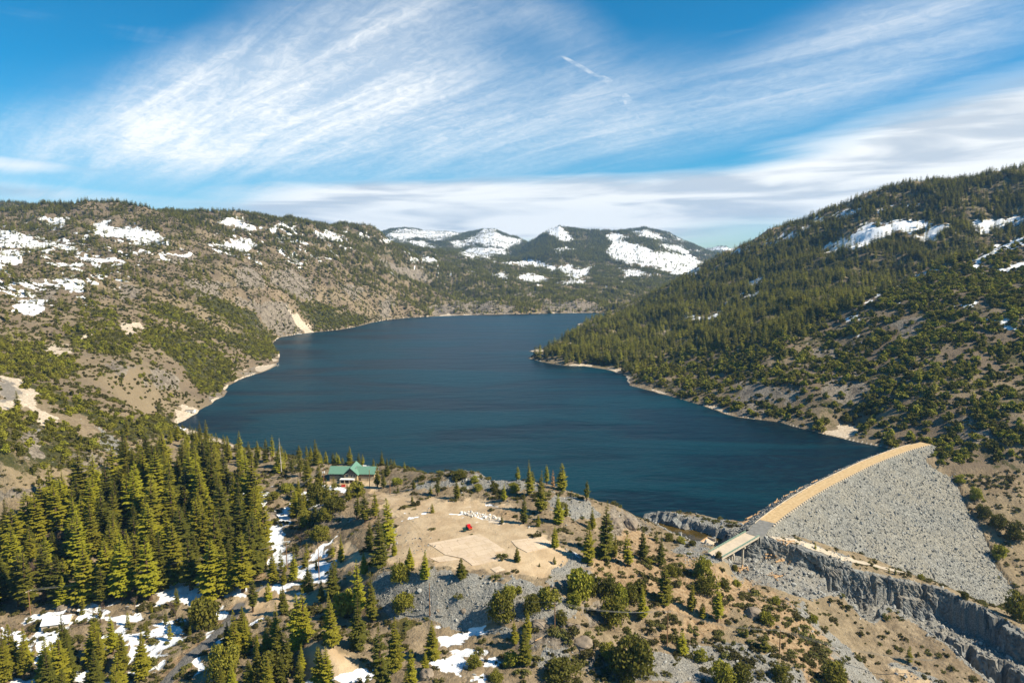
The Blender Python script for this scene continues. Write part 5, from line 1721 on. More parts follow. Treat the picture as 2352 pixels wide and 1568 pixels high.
def plant_one(mesh, name, label, cat, p, h, h0, group=None, widen=1.0, sink=.15):
    o = bpy.data.objects.new(name, mesh); COL.objects.link(o)
    s = h / h0
    o.location = (p[0], p[1], p[2] - sink)
    o.rotation_euler = (0, 0, RT.uniform(0, 6.28))
    o.scale = (s * widen, s * widen * RT.uniform(.85, 1.1), s)
    PLACED.append((p[0], p[1], 2.5 * s * widen))
    return tag(o, label, cat, group)


# (u, v of the foot, v of the tip, kind, label); kind: c conifer, y young pine, r rust
TREES = [
 (1189,1091,1059,'c','short full pine on the grey shelf near the lakeside edge'),
 (1005,1138,1094,'c','narrow dark pine at the back of the dirt lot, left of its twin'),
 (1049,1144,1100,'c','broad pine at the back of the dirt lot, right of its twin'),
 (950,1123,1097,'c','small bushy pine beside the pale rocks behind the dirt lot'),
 (989,1134,1116,'y','low young pine just left of the narrow dark pine'),
 (914,1131,1116,'y','little round pine right of the pole by the house drive'),
 (1157,1150,1109,'c','dark pine standing in shade left of the tall pine clump'),
 (1216,1137,1059,'c','tall slim pine at the back of the tight clump above the lake'),
 (1241,1178,1084,'c','tallest straight pine of the tight clump above the lake'),
 (1202,1202,1131,'c','broad many branched pine at the front of the tight clump'),
 (1222,1078,1054,'y','small yellow green pine peeping behind the tight clump'),
 (1289,1125,1065,'c','slim pine on the lakeside brink left of the lone brink pine'),
 (1256,1106,1062,'c','dark pine touching the rust coloured dead tree'),
 (1270,1106,1067,'r','rust coloured dead conifer at the lakeside brink'),
 (1347,1150,1103,'c','lone pine standing by itself on the lakeside brink'),
 (1283,1202,1137,'c','dark pine in front of the grey boulder slope'),
 (1300,1184,1153,'c','short pine pressed against the grey boulder slope'),
 (1236,1209,1181,'c','squat dark pine right of the broad clump pine'),
 (1153,1203,1184,'y','small round pine at the end of the white boulder row'),
 (993,1177,1156,'y','small lone pine in the middle of the bare dirt'),
 (947,1152,1137,'y','tiny pine behind the low green patch on the dirt'),
 (1274,1256,1209,'c','dense pine standing on the corner of the smaller concrete slab'),
 (1188,1289,1256,'c','compact pine between the two concrete slabs'),
 (1273,1294,1278,'y','knee high pine right of the compact slab pine'),
 (1239,1300,1292,'y','tiny seedling pine in bare dirt below the smaller slab'),
 (1060,1328,1283,'c','yellow green pine rooted at the top of the grey talus'),
 (976,1328,1266,'c','pale green pine at the left edge of the grey talus'),
 (941,1303,1258,'c','pine on the dirt rim behind the dark bushy one'),
 (920,1334,1284,'c','dark bushy pine left of the talus top'),
 (874,1300,1190,'c','huge dark pine at the left edge of the dirt lot'),
 (893,1262,1150,'c','slender double pine at the left edge of the dirt lot'),
 (906,1275,1240,'c','short pine at the foot of the slender double pine'),
 (848,1262,1200,'c','dark pine behind the huge lot edge pine'),
 (1350,1291,1203,'c','tall narrow pine right of the grey scree strip'),
 (1389,1281,1157,'c','very tall pine below the pale cliff'),
 (1411,1278,1228,'c','shorter thin pine right of the very tall cliff pine'),
 (1361,1215,1166,'c','dark pine among rocks left of the pale cliff'),
 (1441,1299,1231,'c','medium pine in the middle of the brown slope'),
 (1477,1284,1206,'c','spreading pine with a bare lower trunk on the brown slope'),
 (1507,1241,1219,'y','small pine above the olive water inlet'),
 (1518,1300,1226,'c','first of the stacked pines descending the brown slope'),
 (1526,1386,1292,'c','second of the stacked pines descending the brown slope'),
 (1475,1421,1349,'c','dark columnar pine at the end of the oak row'),
 (1588,1402,1336,'c','narrow pine on orange soil with a long shadow'),
 (1648,1427,1331,'c','open crowned pine with a visible trunk on the orange soil'),
 (1613,1418,1386,'y','thin young pine left of the open crowned pine'),
 (1566,1500,1453,'y','sparse yellowing pine on the stony slope'),
 (1714,1463,1435,'y','small dark pine among shrubs above the stony slope'),
 (1756,1492,1456,'y','round topped pine beside the lower power pole'),
 (1571,1311,1294,'y','tiny pine in the rocks near the bridge'),
 (1873,1261,1247,'y','single small pine beside the bench track below the dam'),
 (2042,1315,1301,'y','left one of two little pines in the track turnaround'),
 (2056,1319,1303,'y','right one of two little pines in the track turnaround'),
 (2088,1521,1486,'y','bright yellow green pine on the rubble of the lower gorge'),
 (1206,1525,1449,'c','yellow green pine right of the lower snow patches'),
 (1183,1481,1430,'c','dark pine behind the yellow green one by the lower snow'),
 (1210,1465,1409,'c','tall dark pine above the lower snow patches'),
 (993,1512,1433,'c','bushy pine at the left of the lower snow patches'),
 (941,1432,1420,'y','little pine at the edge of the mossy hollow'),
 (803,1043,1000,'c','tall pointed pine on the shore behind the house roof'),
 (877,1045,1011,'c','dark pointed pine on the shore right of the house'),
 (727,1056,998,'c','tall pine on the shore left of the house'),
 (766,1041,1016,'y','slim lakeside pine, left of a pair behind the house'),
 (777,1041,1019,'y','slim lakeside pine, right of a pair behind the house'),
 (824,1053,1025,'y','small pine behind the green gable, left one'),
 (833,1050,1025,'y','small pine behind the green gable, right one'),
 (858,1044,1026,'y','short pine at the shore near the snow strip'),
 (929,1047,1030,'y','small dark pine on the rim left of the rocky knoll'),
 (867,1118,1066,'c','tall pine hiding the right end of the house'),
 (881,1121,1078,'c','second pine by the right end of the house'),
 (889,1094,1054,'c','dark pine behind the pair at the right end of the house'),
 (690,1094,1032,'c','dark pine left of the house among bushes'),
 (706,1118,1038,'c','big dark pine between the house and the snow hollow'),
 (732,1112,1062,'c','pine with a pole before it left of the house'),
 (671,1084,1050,'c','slim pine beside the white snag'),
 (767,1141,1098,'y','sunlit young pine in front of the house yard, left'),
 (800,1150,1110,'c','thick pine below the house yard'),
 (820,1192,1138,'c','dark pine at the head of the thicket below the house'),
 (839,1198,1134,'c','middle pine of the thicket below the house'),
 (862,1190,1131,'c','right hand pine of the thicket below the house'),
 (783,1291,1231,'c','pine beside the dirt drive above the snow patch'),
 (581,1404,1334,'c','pine at the fork of the snowy road'),
 (616,1376,1341,'y','small pine at the road fork beside a bare bank'),
 (628,1336,1266,'c','thin pine on the snowy track, left'),
 (647,1310,1263,'y','thin pine on the snowy track, right'),
 (674,1330,1273,'c','full pine below the snowy track'),
 (652,1342,1306,'c','low pine below the pole on the snow'),
 (714,1356,1311,'y','young pine at the bottom of the snow patch, left'),
 (700,1358,1322,'y','young pine at the bottom of the snow patch, behind'),
 (837,1316,1268,'c','pointed pine behind the tall bank pines'),
 (825,1415,1294,'c','tallest of the bank pines left of the talus'),
 (853,1426,1322,'c','right hand tall bank pine beside the talus'),
 (766,1368,1297,'c','feathery pine left of the tall bank pines'),
 (738,1382,1332,'c','yellow tinged pine left of the feathery one'),
 (762,1480,1374,'c','big dark pine standing on the sandy mound'),
 (823,1492,1376,'c','big leaning pine right of the sandy mound'),
 (682,1492,1374,'c','big full pine left of the sandy mound'),
 (652,1408,1351,'c','pine between the road and the sandy mound'),
 (700,1483,1366,'c','tall pine touching the sandy mound on its left'),
 (633,1490,1394,'c','slim dark pine left of the sandy mound pair'),
 (558,1424,1398,'y','small pine at the road bend by the ploughed snow'),
 (540,1506,1411,'c','yellow green pine at the roadside, larger one'),
 (560,1480,1402,'c','yellow green pine at the roadside, rear one'),
 (612,1495,1446,'c','short pine below the slim dark one'),
 (738,1590,1494,'c','double topped pine in front of the sandy mound, left stem'),
 (752,1592,1498,'c','double topped pine in front of the sandy mound, right stem'),
 (877,1590,1456,'c','massive pine at the bottom edge right of the mound'),
 (907,1535,1427,'c','tall pine behind the massive bottom edge pine'),
 (947,1600,1505,'c','dark pine at the bottom edge beside the rock wall'),
 (977,1540,1500,'c','short dark pine above the rock wall'),
 (935,1610,1546,'y','low pine tip at the bottom edge'),
 (292,1010,953,'c','golden conical pine alone on the left lakeside slope'),
 (42,945,898,'c','dark pine at the bend of the hillside road'),
 (476,1030,965,'c','tallest ragged pine against the water at the left shore'),
 (452,1040,984,'c','slim pine left of the ragged tallest shore pine'),
 (550,1052,990,'c','broad shore pine right of the ragged tallest one'),
 (524,1055,1000,'c','thin shore pine between the ragged and broad ones'),
 (500,1050,995,'c','pointed dark shore pine next to the thin one'),
 (592,1056,1012,'c','triangular shore pine with a wide base'),
 (625,1058,1000,'c','slim shore pine left of the white snag'),
 (610,1060,1008,'c','slimmer shore pine beside the triangular one'),
]
for (u, vb, vt, kd, lab) in TREES:
    g = ground(u, vb)
    while g is not None and g[2] < 1.0 and g[1] > 400:
        vb += 3; vt += 3
        g = ground(u, vb)
    if g is None:
        continue
    h = metres(g, vb - vt)
    if kd == 'r':
        pr = RUST[0]
    elif kd == 'y':
        pr = RT.choice(YNG)
    else:
        pr = RT.choice(CON)
    wid = 1.0 if h > 10 else 1.25
    plant_tree(pr, 'rust_conifer' if kd == 'r' else 'pine_tree', lab, 'tree', g, h, 'single pines of the foreground', wid * RT.uniform(.92, 1.12) * (1.22 if kd == 'c' and h < 17 else 1.05))

# the packed stand and the groves: positions spaced apart on the ground they share
def grove(poly, gap, n_max, seed, hlo, hhi, label, group, kinds, keep=1.0, name='pine_tree', widen=1.0):
    rng = random.Random(seed)
    pts = [p for p in ([ground(u, v) for u, v in poly]) if p]
    w_ = np.array([(p[0], p[1]) for p in pts])
    lo = w_.min(0); hi_ = w_.max(0)
    got = []; tries = 0
    while len(got) < n_max and tries < n_max * 60:
        tries += 1
        x = rng.uniform(lo[0], hi_[0]); y = rng.uniform(lo[1], hi_[1])
        if poly_sd(np.array([x]), np.array([y]), w_)[0] > 0 or rng.random() > keep:
            continue
        if any((x - a) ** 2 + (y - b) ** 2 < gap * gap for a, b in got):
            continue
        if any((x - a) ** 2 + (y - b) ** 2 < (0.75 * c + .8) ** 2 for a, b, c in PLACED[-400:]):
            continue
        z = float(hgt(x, y))
        if z < -12:
            continue
        got.append((x, y))
        pr = rng.choice(kinds)
        h = hlo + (hhi - hlo) * rng.random() ** 0.75
        if rng.random() < .14:
            h *= .68
        if float(line_d(np.array([x]), np.array([y]), road_w, 12)[0][0]) < 6.5:
            continue
        if len(pr) == 4:
            plant_tree(pr, name, label, 'tree', (x, y, z), h, group, widen * rng.uniform(.9, 1.18))
        elif name == 'leafless_tree':
            plant_tree((pr[0], pr[1]), name, label, 'tree', (x, y, z), h, group, widen, ('branches',))
        else:
            plant_one(pr[0], name, label, 'shrub', (x, y, z), h, pr[1], group, widen * rng.uniform(.9, 1.3))
    return len(got)


BR = [(b[0], b[1]) for b in BARE]
# leafless trees first, so that the stand leaves room
for (u, vb, vt, lab) in [(100,1352,1268,'largest leafless grey tree at the foot of the dense stand'),(72,1350,1275,'leafless tree at the left foot of the dense stand'),(140,1346,1282,'leafless tree at the right foot of the leafless clump'),
                         (378,1262,1208,'round leafless tree deep inside the dense stand'),(282,1266,1215,'smaller round leafless tree inside the dense stand'),(132,1262,1202,'leafless tree near the left of the dense stand'),
                         (32,1494,1408,'spreading bare tree in snow at the lower left edge'),(12,1370,1325,'leafless brush tree at the left edge by the power pole'),
                         (505,1115,1072,'leafless tree in the brown thicket near the shore'),(528,1110,1070,'pale leafless tree in the brown thicket'),(575,1098,1062,'leafless tree behind the brown thicket'),(602,1110,1075,'leafless tree at the right of the brown thicket'),
                         (690,1252,1215,'leafless shrub tree beside the snowy hollow'),(405,1420,1372,'bare tree standing in the snow field by the round bush'),(232,1432,1375,'bare forked tree in the middle of the snow field'),(310,1402,1362,'bare slim tree on the sunlit snow')]:
    g = ground(u, vb)
    if g:
        b = RT.choice(BR)
        plant_tree((b[0], b[1]), 'leafless_tree', lab, 'tree', g, metres(g, vb - vt), 'leafless trees of the foreground', 1.15, ('branches',))
n0 = grove([(-60,1235),(60,1190),(230,1130),(330,1085),(470,1075),(560,1120),(598,1190),(608,1265),(596,1335),(555,1366),(400,1372),(250,1392),(130,1396),(-60,1420)], 6.9, 168, 1, 20, 34,
           'tall green conifer packed into the dense stand left of the snowy track', 'conifers of the dense stand', CON, 1, 'fir_tree', 1.38)
n1 = grove([(235,1065),(330,1030),(420,1000),(470,1022),(560,1055),(650,1062),(690,1085),(600,1095),(480,1080),(330,1095)], 7.0, 34, 2, 11, 20, 'green conifer in the belt between the dense stand and the water', 'conifers of the shore belt', CON, 1, 'fir_tree', 1.3)
n2 = grove([(-60,1590),(-60,1500),(40,1520),(110,1510),(180,1500),(290,1500),(330,1560),(350,1600),(340,1660),(-60,1700)], 5.0, 32, 3, 13, 22, 'green conifer in the corner grove below the snow field', 'conifers of the corner grove', CON, 1, 'fir_tree', 1.3)
n3 = grove([(160,1395),(330,1380),(460,1400),(470,1480),(350,1500),(200,1480)], 6.5, 16, 4, 5, 10, 'thin young pine scattered over the lower left snow field', 'young pines of the snow field', YNG, 1)
n4 = grove([(500,1560),(520,1500),(640,1480),(700,1520),(690,1600),(520,1620)], 5.6, 16, 5, 9, 17, 'conifer in the thicket between the road and the sandy mound', 'conifers of the roadside thicket', CON, 1, widen=1.2)
n5 = grove([(690,1100),(745,1125),(760,1180),(720,1230),(680,1240),(672,1160)], 6, 12, 6, 9, 17, 'conifer on the rocks between the snowy hollow and the house', 'conifers of the rocky rise', CON, 1, widen=1.2)
n6 = grove([(600,1300),(680,1290),(760,1260),(800,1310),(720,1370),(620,1380)], 8, 10, 7, 5, 10, 'small pine dotted along the snowy roadside hollow', 'small pines of the hollow', YNG + CON[:2], 1)
n7 = grove([(640,1050),(760,1050),(900,1052),(1000,1056),(960,1080),(890,1082),(862,1064),(760,1068),(650,1080)], 5, 22, 8, 6, 13, 'pine in the shoreline fringe behind the house', 'pines of the shoreline fringe', CON + YNG, 1, 'pine_tree', 1.25)
print('groves', n0, n1, n2, n3, n4, n5, n6)

# round oaks and big bushes: (u, v foot, width, height, label)
OAKS = [
 (1329,1369,56,70,'largest round oak at the left end of the dark oak row'),(1364,1362,42,47,'second oak of the dark oak row'),(1317,1393,36,38,'bright green oak below the left end of the oak row'),(1263,1388,52,42,'broad round oak on the scree beneath the dirt lot'),
 (1221,1407,36,45,'dark rounded oak left of the broad scree oak'),(1151,1423,54,68,'tall double oak at the foot of the talus'),(1192,1361,17,17,'small round bush on the scree crest'),(1168,1370,34,28,'greyish low oak at the right edge of the talus'),
 (1409,1430,54,60,'oak at the lower end of the dark oak row'),(1425,1386,40,46,'middle oak of the dark oak row'),(1447,1384,38,50,'tight oak right of the middle of the oak row'),(1470,1370,30,40,'upper right oak of the dark oak row'),(1398,1370,36,44,'oak behind the middle of the dark oak row'),
 (1287,1430,32,32,'oak bush beside the pole on the rocky slope'),(1177,1526,44,32,'grey green bush with a dead stem near the lower snow'),(1088,1531,36,27,'dark oak bush between the lower snow patches'),(1139,1562,34,20,'low oval bush at the bottom edge on sand'),
 (1397,1512,44,38,'bright oak at the left of the bottom oak clump'),(1451,1556,66,90,'largest oak of the bottom oak clump'),(1472,1520,44,60,'rear oak of the bottom oak clump'),(1290,1555,80,42,'wide brushy oak at the bottom edge'),(1425,1540,40,50,'middle oak of the bottom oak clump'),
 (1613,1325,46,46,'big dark oak below the near end of the bridge'),(1620,1357,54,32,'spreading low oak beneath the big bridge oak'),(1662,1350,28,26,'round oak right of the spreading one'),(1543,1323,22,26,'left one of two oaks by the stacked pines'),(1557,1320,18,20,'right one of two oaks by the stacked pines'),
 (1692,1345,20,15,'small rounded bush alone on bare soil'),(1490,1294,30,16,'low oak below the spreading pine'),(1609,1517,32,29,'bright bush on the stony slope beside the yellowing pine'),(1661,1575,48,58,'yellow green oak at the bottom edge, left of a pair'),(1702,1572,44,52,'olive oak at the bottom edge, right of a pair'),
 (1791,1560,36,36,'ragged oak on the stony slope at the bottom edge'),(1914,1580,54,62,'dome shaped oak at the bottom edge by the rubble'),(1761,1433,32,30,'oak beside the large dark boulder'),(1782,1388,22,20,'small oak on the ridge above the spillway'),(1868,1428,20,20,'small oak at the head of the stony slope'),
 (1650,1281,12,16,'small dark bush at the near corner of the bridge'),(1687,1311,11,17,'upright bush in the spillway rocks below the bridge'),(1536,1242,20,20,'bright bush on the bank of the olive inlet, left'),(1563,1247,24,18,'bright bush on the bank of the olive inlet, middle'),(1590,1252,18,14,'bright bush on the bank of the olive inlet, right'),
 (929,1402,50,46,'round dark oak alone against the talus'),(468,1437,72,70,'huge round bush beside the snow banked road'),(920,1338,36,50,'leafy oak squeezed between two pines left of the talus'),(515,1552,56,66,'grey green oak at the bottom left of the road'),(628,1560,76,66,'wide grey green oak at the bottom edge left of the mound'),
 (790,1410,44,60,'dark oak wedged between the tall bank pines'),(1124,1054,42,26,'large dark bush on the flank of the rocky knoll'),(1055,1098,44,22,'wide dark bush below the rocky knoll'),(1090,1107,24,17,'round bush right of the wide one below the knoll'),(1028,1076,18,16,'round bush left of the rocky knoll'),
 (1004,1074,22,14,'dark bush left of the knoll among rocks'),(960,1062,24,14,'bush on the rim above the water'),(985,1048,26,12,'low bush on the rim behind the knoll bushes'),(912,1112,26,18,'round bush right of the house pines'),(970,1100,16,12,'small round bush beside the pale rocks'),
 (1180,1128,30,22,'bush left of the dark shaded pine'),(1135,1125,24,18,'bush in the middle of the shelf behind the lot'),(1098,1125,24,16,'round bush with rocks on the shelf behind the lot'),(1145,1068,14,10,'little bush on the knoll top'),(925,1168,18,8,'flat green bush at the pool of dry grass'),
 (955,1160,22,9,'flat bush behind the lone dirt pine'),(1152,1283,28,13,'dry bush at the right corner of the big slab'),(1229,1232,34,10,'flat wide bush behind the smaller slab'),(820,1138,44,36,'dark oak in the thicket below the house yard'),(770,1176,50,42,'round oak left of the thicket'),(730,1152,46,50,'tall olive oak on the rocky rise'),
 (745,1195,40,32,'oak at the foot of the rocky rise'),(700,1205,40,38,'oak on the edge of the snowy hollow'),(735,1238,44,34,'dark oak above the snow strips'),(660,1128,32,22,'oak bush at the top of the snowy hollow'),(625,1145,34,18,'low bush among thin snow'),
 (2242,1146,30,28,'dark round oak nearest the dam abutment'),(2204,1108,26,22,'oak on the abutment slope above the dark round one'),(2260,1190,36,30,'oak right of the lower dam face'),(2292,1214,40,34,'paired oak right of the lower dam face'),(2296,1282,38,36,'oak beside the foot of the dam'),
 (2330,1240,44,50,'large oak at the right edge by the dam foot'),(2330,1420,50,70,'dark oak at the right edge below the dam'),(2115,1330,16,12,'bush at the end of the bench track'),(2165,1335,22,22,'bush pair on the rubble past the bench track'),(2215,1375,14,20,'upright bush on the lower dam toe'),
 (1610,1105,1,1,''),
]
for (u, vb, wd, ht, lab) in OAKS:
    if not lab:
        continue
    g = ground(u, vb)
    if g is None:
        continue
    h = metres(g, ht); wm = metres(g, wd) * .93
    if h > 3.2:
        pr = RT.choice(OAK)
        plant_tree(pr, 'oak_tree', lab, 'tree', g, h * 1.0, 'round oaks and bushes of the foreground', max(.7, min(2.2, (wm / (2 * pr[3])) / (h / pr[2]))) * 1.0)
    else:
        pr = RT.choice(SHR)
        plant_one(pr[0], 'bush', lab, 'shrub', g, h * 1.05, pr[1], 'round oaks and bushes of the foreground', max(.7, min(2.4, (wm / (2 * pr[2])) / (h / pr[1]))))

SH2 = [(q[0], q[1]) for q in SHR]
AREAS = [
 ([(2215,1090),(2352,1080),(2420,1200),(2420,1400),(2345,1370),(2300,1280),(2250,1180)], 34, 'olive bush on the hillside right of the dam face', 'bushes right of the dam'),
 ([(1820,1430),(1920,1450),(2020,1500),(2060,1568),(1900,1568)], 14, 'shrub on the sandy spur beside the gorge', 'shrubs of the gorge spur'),
 ([(640,1045),(760,1048),(900,1050),(1010,1056),(960,1085),(890,1085),(865,1064),(760,1068),(650,1085)], 24, 'bush in the shoreline fringe behind the house', 'bushes of the shoreline fringe'),
 ([(1490,1380),(1600,1420),(1760,1440),(1900,1470),(2000,1568),(1700,1560),(1480,1490)], 36, 'low shrub on the stony slope right of the oak row', 'shrubs of the stony slope'),
 ([(1640,1360),(1760,1365),(1830,1400),(1860,1450),(1700,1440)], 20, 'olive shrub on the ridge above the spillway', 'shrubs above the spillway'),
 ([(1220,1430),(1380,1440),(1440,1500),(1380,1568),(1180,1560)], 24, 'dull shrub among the outcrops below the oak row', 'shrubs among the outcrops'),
 ([(940,1060),(1080,1080),(1180,1110),(1320,1140),(1300,1170),(1060,1130),(930,1110)], 22, 'low shrub on the rough ground behind the dirt lot', 'shrubs behind the dirt lot'),
 ([(1340,1290),(1460,1260),(1580,1310),(1640,1340),(1560,1400),(1420,1350)], 15, 'brown green shrub on the pine dotted slope', 'shrubs of the pine slope'),
 ([(600,1390),(760,1380),(860,1420),(960,1440),(940,1520),(720,1470),(560,1500)], 15, 'shrub between the bank pines and the mossy hollow', 'shrubs by the hollow'),
 ([(480,1120),(650,1110),(740,1190),(690,1300),(610,1290),(560,1180)], 15, 'shrub poking out of the snowy hollow', 'shrubs of the snowy hollow'),
 ([(-60,1380),(200,1400),(460,1380),(540,1440),(420,1568),(-60,1568)], 18, 'shrub on the lower left snow field', 'shrubs of the snow field'),
 ([(-60,1120),(120,1060),(260,980),(400,985),(300,1060),(200,1110),(-60,1220)], 12, 'dark shrub on the slope above the dense stand', 'shrubs above the dense stand'),
]
for k, (poly, n_, lab, gp) in enumerate(AREAS):
    grove(poly, 3.4, n_, 40 + k, .7, 2.3, lab, gp, SH2, 1, 'bush', 1.15)

# dead snags
for (u, vb, vt, k, lab) in [(647,1089,1006,0,'tall white dead snag with short bare limbs near the house'),(1010,1050,1026,1,'thin dead snag on the rim against the water'),(946,1044,1026,1,'short dead snag on the rim above the water')]:
    g = ground(u, vb)
    if g:
        plant_tree((SNAG[k][0], SNAG[k][1]), 'dead_snag', lab, 'tree', g, metres(g, vb - vt), None, 1.0, ('trunk',))

# the countless smaller bushes between the single ones
mz = zone([a[0] for a in AREAS], 6, ymax=660)
_V = VEGOK; VEGOK = np.ones(GX.shape, bool)
Pn, rg, ii, jj, tot = sample(np.where(GY < 640, (mz * .055 + .012 * (GX > 60) * (GY < 470)) * (.3 + clump3) * (1 - np.clip(m_sand + m_asph + gr, 0, 1)) * (1 - .8 * np.clip(m_snow, 0, 1)), 0), 607, 9000)
VEGOK = _V
s = rg.uniform(.2, .85, len(Pn))
scatter('bush_thicket', Pn - [0, 0, .08], np.stack([s * rg.uniform(.8, 1.4, len(s)), s * rg.uniform(.8, 1.4, len(s)), s], 1), turn(rg, len(s), .08), pc_shr2)
# ---------------------------------------------------------------- buildings, vehicles, poles and small things
M['roof_green'] = simple_mat('green_metal_roof', (0.13, 0.255, 0.185), 0.5, 0.3, 0.12, 0.8)
M['tan_wall'] = simple_mat('tan_siding', (0.44, 0.34, 0.20), 0.85, 0.15, 0.12, 1.5)
M['brown_wall'] = simple_mat('brown_shingle', (0.15, 0.12, 0.09), 0.9, 0.1, 0.2, 2)
M['trim'] = simple_mat('cream_trim', (0.60, 0.50, 0.36), 0.8, 0.15, 0.1)
M['garage'] = simple_mat('garage_door', (0.50, 0.42, 0.28), 0.7, 0.2, 0.06)
M['red'] = simple_mat('red_paint', (0.62, 0.012, 0.012), 0.35, 0.5, 0.1)
M['orange_p'] = simple_mat('orange_paint', (0.62, 0.20, 0.05), 0.4, 0.4, 0.1)
M['dgreen'] = simple_mat('dark_green_paint', (0.025, 0.085, 0.055), 0.4, 0.4, 0.1)
M['steel'] = simple_mat('grey_steel', (0.35, 0.35, 0.35), 0.4, 0.5, 0.1)
M['rust_p'] = simple_mat('rusty_brown', (0.36, 0.13, 0.05), 0.85, 0.15, 0.2)
M['pole_wood'] = simple_mat('pole_wood', (0.30, 0.165, 0.085), 0.9, 0.1, 0.3, 2)


def G(u, v):
    g = ground(u, v)
    return g


# --- the house with the green roof
hp = G(806, 1108)
hx, hy = hp[0], hp[1] + 3.0
hz = max(float(hgt(hx + a, hy + b)) for a in (-13, 0, 13) for b in (-2, 8)) - 0.3
house = thing('house', 'long tan two storey house with a green metal roof and central gable', 'house', (hx, hy, hz), R(-1.5))
b = MB()
b.box(-9.2, 5, 2.1, 10.8, 10, 5.2).box(9.2, 5, 2.1, 10.8, 10, 5.2).box(0, 3.5, 2.1, 8.4, 13, 5.4)
b.obj('wall', M['tan_wall'], house)
u_ = MB()      # dark upper storey band, slightly proud of the tan wall
u_.box(-9.2, -0.04, 3.9, 10.6, 0.08, 1.6).box(9.2, -0.04, 3.9, 10.6, 0.08, 1.6)
u_.add([(-4.2, -3.05, 4.2), (4.2, -3.05, 4.2), (0, -3.05, 8.4), (-4.2, -2.95, 4.2), (4.2, -2.95, 4.2), (0, -2.95, 8.4)], [(0, 1, 2), (3, 5, 4), (0, 3, 4, 1), (1, 4, 5, 2), (2, 5, 3, 0)])
u_.obj('upper_wall', M['brown_wall'], house)


def gable(bx0, bx1, by0, by1, ze, zr, along, th=0.22):
    r = MB()
    if along == 'x':
        ym = (by0 + by1) / 2
        for ya in (by0, by1):
            r.add([(bx0, ya, ze), (bx1, ya, ze), (bx1, ym, zr), (bx0, ym, zr), (bx0, ya, ze - th), (bx1, ya, ze - th), (bx1, ym, zr - th), (bx0, ym, zr - th)],
                  [(0, 1, 2, 3), (7, 6, 5, 4), (0, 4, 5, 1), (1, 5, 6, 2), (3, 7, 4, 0)])
    else:
        xm = (bx0 + bx1) / 2
        for xa in (bx0, bx1):
            r.add([(xa, by0, ze), (xm, by0, zr), (xm, by1, zr), (xa, by1, ze), (xa, by0, ze - th), (xm, by0, zr - th), (xm, by1, zr - th), (xa, by1, ze - th)],
                  [(0, 1, 2, 3), (7, 6, 5, 4), (0, 4, 5, 1), (2, 6, 7, 3), (3, 7, 4, 0)])
    return r


rf = MB()
for gq in (gable(-15.3, -2, -0.9, 10.9, 4.7, 8.2, 'x'), gable(2, 15.3, -0.9, 10.9, 4.7, 8.2, 'x'), gable(-5.2, 5.2, -3.9, 12.2, 4.8, 9.6, 'y')):
    rf.add(gq.v, gq.f)
roof = rf.obj('roof', M['roof_green'], house)
ge = MB()
for xs in (-14.62, 14.62):
    ge.add([(xs, 0, 4.7), (xs, 10, 4.7), (xs, 5, 7.9), (xs * .993, 0, 4.7), (xs * .993, 10, 4.7), (xs * .993, 5, 7.9)], [(0, 1, 2), (3, 5, 4), (0, 3, 4, 1)])
ge.obj('gable_wall', M['tan_wall'], house)
MB().box(2.6, 1.5, 8.2, .5, .5, 1.0).obj('vent_pipe', M['steel'], roof)
for k, (x, w2, h2, z) in enumerate([(-2.3, 1.9, 1.8, 4.3), (0.6, 0.9, 1.7, 4.3), (2.5, 1.5, 1.7, 4.3)]):
    wf = MB().box(x, -3.09, z, w2 + .3, .10, h2 + .3).obj('window', M['trim'], house)
    MB().box(x, -3.15, z, w2, .06, h2).obj('pane', M['glass'], wf)
for x in (-12.2, -9.4, -6.6, 7.0, 9.6, 12.2):
    wf = MB().box(x, -0.10, 4.15, 1.9, .08, .75).obj('window', M['trim'], house)
    MB().box(x, -0.16, 4.15, 1.6, .06, .5).obj('pane', M['glass'], wf)
for x in (8.0, 12.2):
    gd = MB().box(x, -0.05, 1.0, 3.1, .1, 2.5).obj('garage_door', M['garage'], house)
    fr = MB().box(x, -0.07, 2.35, 3.5, .14, .25).box(x - 1.65, -.07, 1.05, .22, .14, 2.7).box(x + 1.65, -.07, 1.05, .22, .14, 2.7)
    fr.obj('door_frame', M['trim'], gd)
MB().box(5.2, -0.05, 0.85, 1.1, .1, 2.1).obj('door', M['brown_wall'], house)
MB().box(-1.8, -4.5, 2.55, 9.2, 3.4, .25).obj('deck', M['white'], house)
for x in (-6.1, -3.2, -0.2, 2.5):
    MB().box(x, -6.0, 0.9, .3, .3, 3.1).obj('post', M['trim'], house)
MB().box(-1.8, -3.06, .9, 8.0, .1, 2.7).obj('undercroft', M['brown_wall'], house)
st = MB()
for k in range(12):
    st.box(2.9 + k * .32, -5.6, 2.35 - k * .22, .34, 1.3, .18)
st.box(4.75, -6.2, 1.7, 4.6, .12, .15)
st.obj('stairs', M['trim'], house)

